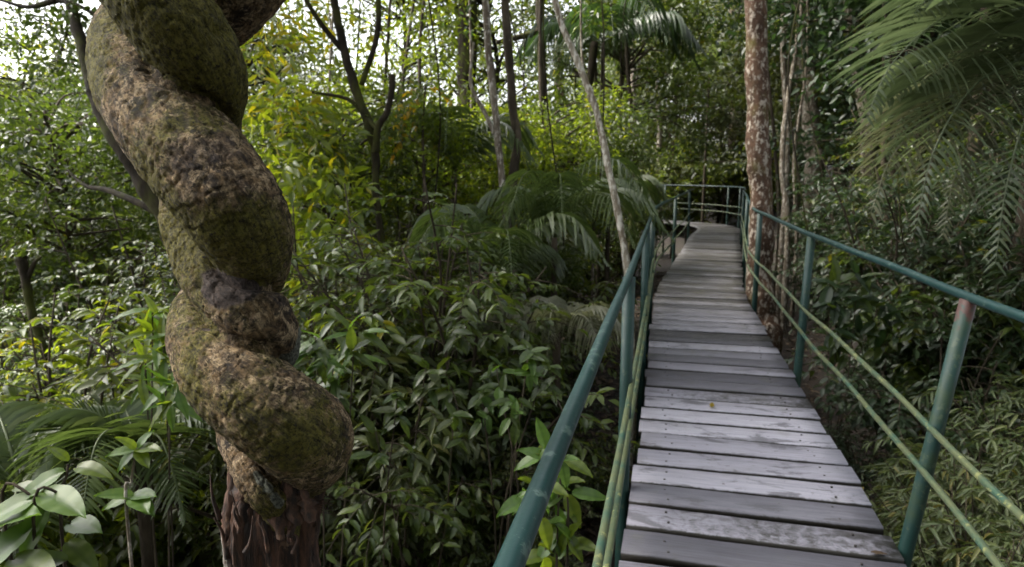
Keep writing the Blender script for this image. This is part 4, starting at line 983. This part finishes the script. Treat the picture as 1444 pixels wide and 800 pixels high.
def leafy_plant(name, label, stems, leafspec, seed, mt, stem_mat='bark', L=.2, W=.4):
    """stems: list of point lists (bottom first) in the world; leafspec: (px,py,depth, angle in picture, tilt, length, material, droop)"""
    b = np.array(stems[0][0]); root = thing(name, label, 'plant', b)
    for st in stems:
        q = catmull(np.array(st) - b, 8); V, F = tube(q, np.linspace(.006, .003, len(q)), 7); link('stem', make_mesh('stem', V, F), M[stem_mat], root)
    for k, (px, py, d, ang, tilt, ln, m_, dr) in enumerate(leafspec):
        ln *= .85 if name == 'big_leaved_plant' else 1
        me = big_leaf(ln, ln * W, seed + k, dr); o = link('leaf', me, M[m_], root)
        o.location = Vector(P(px, py, d) - b)
        dv = Vector((math.cos(R(ang)) * math.cos(R(tilt)), -math.sin(R(tilt)), math.sin(R(ang)) * math.cos(R(tilt)))).normalized()
        rr = Vector((dv.y, -dv.x, 0)); up = Vector((0, -.35, 1))
        xa = dv; ya = up.cross(xa).normalized(); za = xa.cross(ya).normalized()
        o.rotation_euler = Matrix((xa, ya, za)).transposed().to_euler()
    return root


def gpt(px, d):
    p = P(px, 700, d); return np.array([p[0], p[1], float(hgt(p[0], p[1])) - .03])
g1 = gpt(60, 1.75); g2 = gpt(95, 1.9)
leafy_plant('big_leaved_plant', 'young plant with broad pale glossy leaves at the foot of the hollow', [[g1, P(50, 780, 1.7), P(95, 690, 1.7)], [g1 + np.array([.04, .03, 0]), P(92, 800, 1.75), P(96, 655, 1.75)], [g2, P(10, 760, 1.75), P(60, 700, 1.7)]],
            [(62, 695, 1.7, 2, 30, .20, 'leaf_pale', .22), (60, 700, 1.7, 195, 25, .20, 'leaf_pale', .2), (108, 660, 1.75, 15, 20, .12, 'leaf_bright', .5), (96, 650, 1.75, 120, 10, .07, 'leaf_bright', .5), (92, 665, 1.75, 200, 35, .16, 'leaf_pale', .3),
             (72, 705, 1.72, 245, 30, .20, 'leaf_pale', .25), (50, 740, 1.7, 215, 40, .22, 'leaf_pale', .2), (20, 790, 1.66, 8, 30, .22, 'leaf_bright', .15), (100, 740, 1.75, 20, 30, .16, 'leaf_pale', .25), (96, 765, 1.75, 345, 30, .15, 'leaf_mid', .3), (20, 690, 1.75, 20, 10, .10, 'leaf_bright', .3), (-10, 740, 1.7, 30, 20, .22, 'leaf_pale', .2), (95, 790, 1.7, 160, 30, .16, 'leaf_mid', .3)], 300, None, W=.46)
g3 = gpt(180, 2.0)
leafy_plant('tall_stem_plant', 'slim tan stem with small green leaf whorls beside the pale broad leaves', [[g3, P(182, 760, 2.0), P(185, 680, 2.0), P(193, 632, 2.0)]],
            [(193, 634, 2.0, a, t, l, 'leaf_pale' if k % 2 else 'leaf_bright', .3) for k, (a, t, l) in enumerate([(20, 20, .09), (60, -10, .07), (120, 20, .07), (170, 30, .08), (-20, 40, .08), (220, 30, .08)])] +
            [(188, 700, 2.0, a, t, l, 'leaf_pale', .25) for a, t, l in [(25, 25, .10), (10, 45, .12), (-15, 30, .10), (150, 30, .10), (190, 20, .09)]], 330, None, 'bark_pale', W=.5)
g4 = gpt(790, 2.3); lf = []
r = np.random.default_rng(77)
for (px, py) in [(770, 640), (790, 650), (760, 690), (800, 690), (775, 740), (790, 745), (745, 700), (770, 790), (800, 760)]:
    a0 = r.uniform(0, 360)
    for k in range(6): lf.append((px + r.normal(0, 6), py + r.normal(0, 6), 2.3 + r.normal(0, .06), a0 + 60 * k + r.normal(0, 15), r.uniform(-10, 50), r.uniform(.08, .13), 'leaf_pale' if r.uniform() < .6 else 'leaf_bright', .3))
leafy_plant('leafy_sapling', 'light green sapling with oval leaves behind the near end of the green handrail', [[g4, P(785, 790, 2.3), P(792, 650, 2.3)], [g4, P(770, 780, 2.3), P(760, 690, 2.25)], [g4, P(800, 780, 2.3), P(800, 690, 2.35)]], lf, 400, None, W=.48)

def sprig_plant(label, stems, d, seed, lrange, mats, per=6, W=.4):
    r = np.random.default_rng(seed); g = gpt(stems[0][0], d); lf, st = [], []
    for px, py in stems:
        dd = d + r.normal(0, .1); tip = P(px, py, dd); st.append([g, (g + tip) / 2 + (r.normal(0, .05), r.normal(0, .05), .06), tip])
        for lev in range(2):
            a0 = r.uniform(0, 360)
            for k in range(per): lf.append((px + r.normal(0, 5), py + lev * 28 + r.normal(0, 4), dd + r.normal(0, .03), a0 + 360 / per * k + r.normal(0, 18), r.uniform(-15, 60), r.uniform(*lrange), mats[int(r.integers(len(mats)))], r.uniform(.15, .4)))
    leafy_plant('sprig_plant', label, st, lf, seed + 500, None, W=W)
sprig_plant('upright plant with pale pointed leaf whorls close beside the liana', [(445, 475), (470, 520), (430, 530), (500, 470), (455, 560)], 3.0, 61, (.11, .17), ['leaf_pale', 'leaf_glossy', 'leaf_mid'], 7, .30)
sprig_plant('plant with broad dull leaf whorls halfway from liana to handrail', [(560, 560), (600, 520), (640, 590), (580, 640), (530, 610)], 3.1, 62, (.07, .12), ['leaf_glossy', 'leaf_mid', 'leaf_olive'], 6, .42)
sprig_plant('spreading sprig of oval leaves reaching to the near handrail', [(700, 520), (745, 500), (770, 515), (725, 560), (680, 560)], 3.3, 63, (.08, .12), ['leaf_mid', 'leaf_glossy', 'leaf_pale'], 6, .45)
sprig_plant('plant with long white-glinting leaves on the hollow side of the liana', [(215, 440), (230, 480), (205, 510), (240, 540)], 3.0, 64, (.11, .17), ['leaf_pale', 'leaf_bright'], 7, .28)
sprig_plant('dull green whorled plant under the second post of the outer handrail', [(1170, 400), (1210, 390), (1200, 440), (1240, 430), (1180, 470)], 5.6, 65, (.15, .24), ['leaf_mid', 'leaf_dark'], 7, .38)

# ------------------------------------------------------------------ small things
me = big_leaf(.075, .03, 5, .1)
o = link('fallen_leaf', me, M['leaf_yellow']); p = G(1003, 577); o.location = (p[0], p[1], .012); o.rotation_euler = (.1, -.1, 1.2)
tag(o, 'small yellow fallen leaf lying on a pale plank', 'leaf')
o = link('fallen_leaf', big_leaf(.07, .022, 6, .2), M['leaf_litter']); p = G(1228, 783); o.location = (p[0], p[1], .010); o.rotation_euler = (.1, 0, .1)
tag(o, 'small brown fallen leaf near the outer edge of the nearest planks', 'leaf')
fo = MB(); r = np.random.default_rng(55); n = 14000
yy = 1 + 14 * r.uniform(0, 1, n) ** 1.5; xx = path_x(yy) + r.normal(0, 1.7, n); zz = hgt(xx, yy) + r.uniform(.004, .03, n)
leaves(fo, np.stack([xx, yy, zz], -1), rand_dirs(n, r, -.15, .15), nrm(np.array([0, 0, 1.0]) + r.normal(0, .3, (n, 3))), r.uniform(.05, .12, n), r.uniform(.025, .05, n), r.uniform(.1, .9, n), False)
link('leaf_litter', fo.mesh('leaf_litter'), M['leaf_litter'], kind='stuff')
print('objects', len(bpy.data.objects), 'tris', sum(len(m.loops) - 2 * len(m.polygons) for m in bpy.data.meshes))
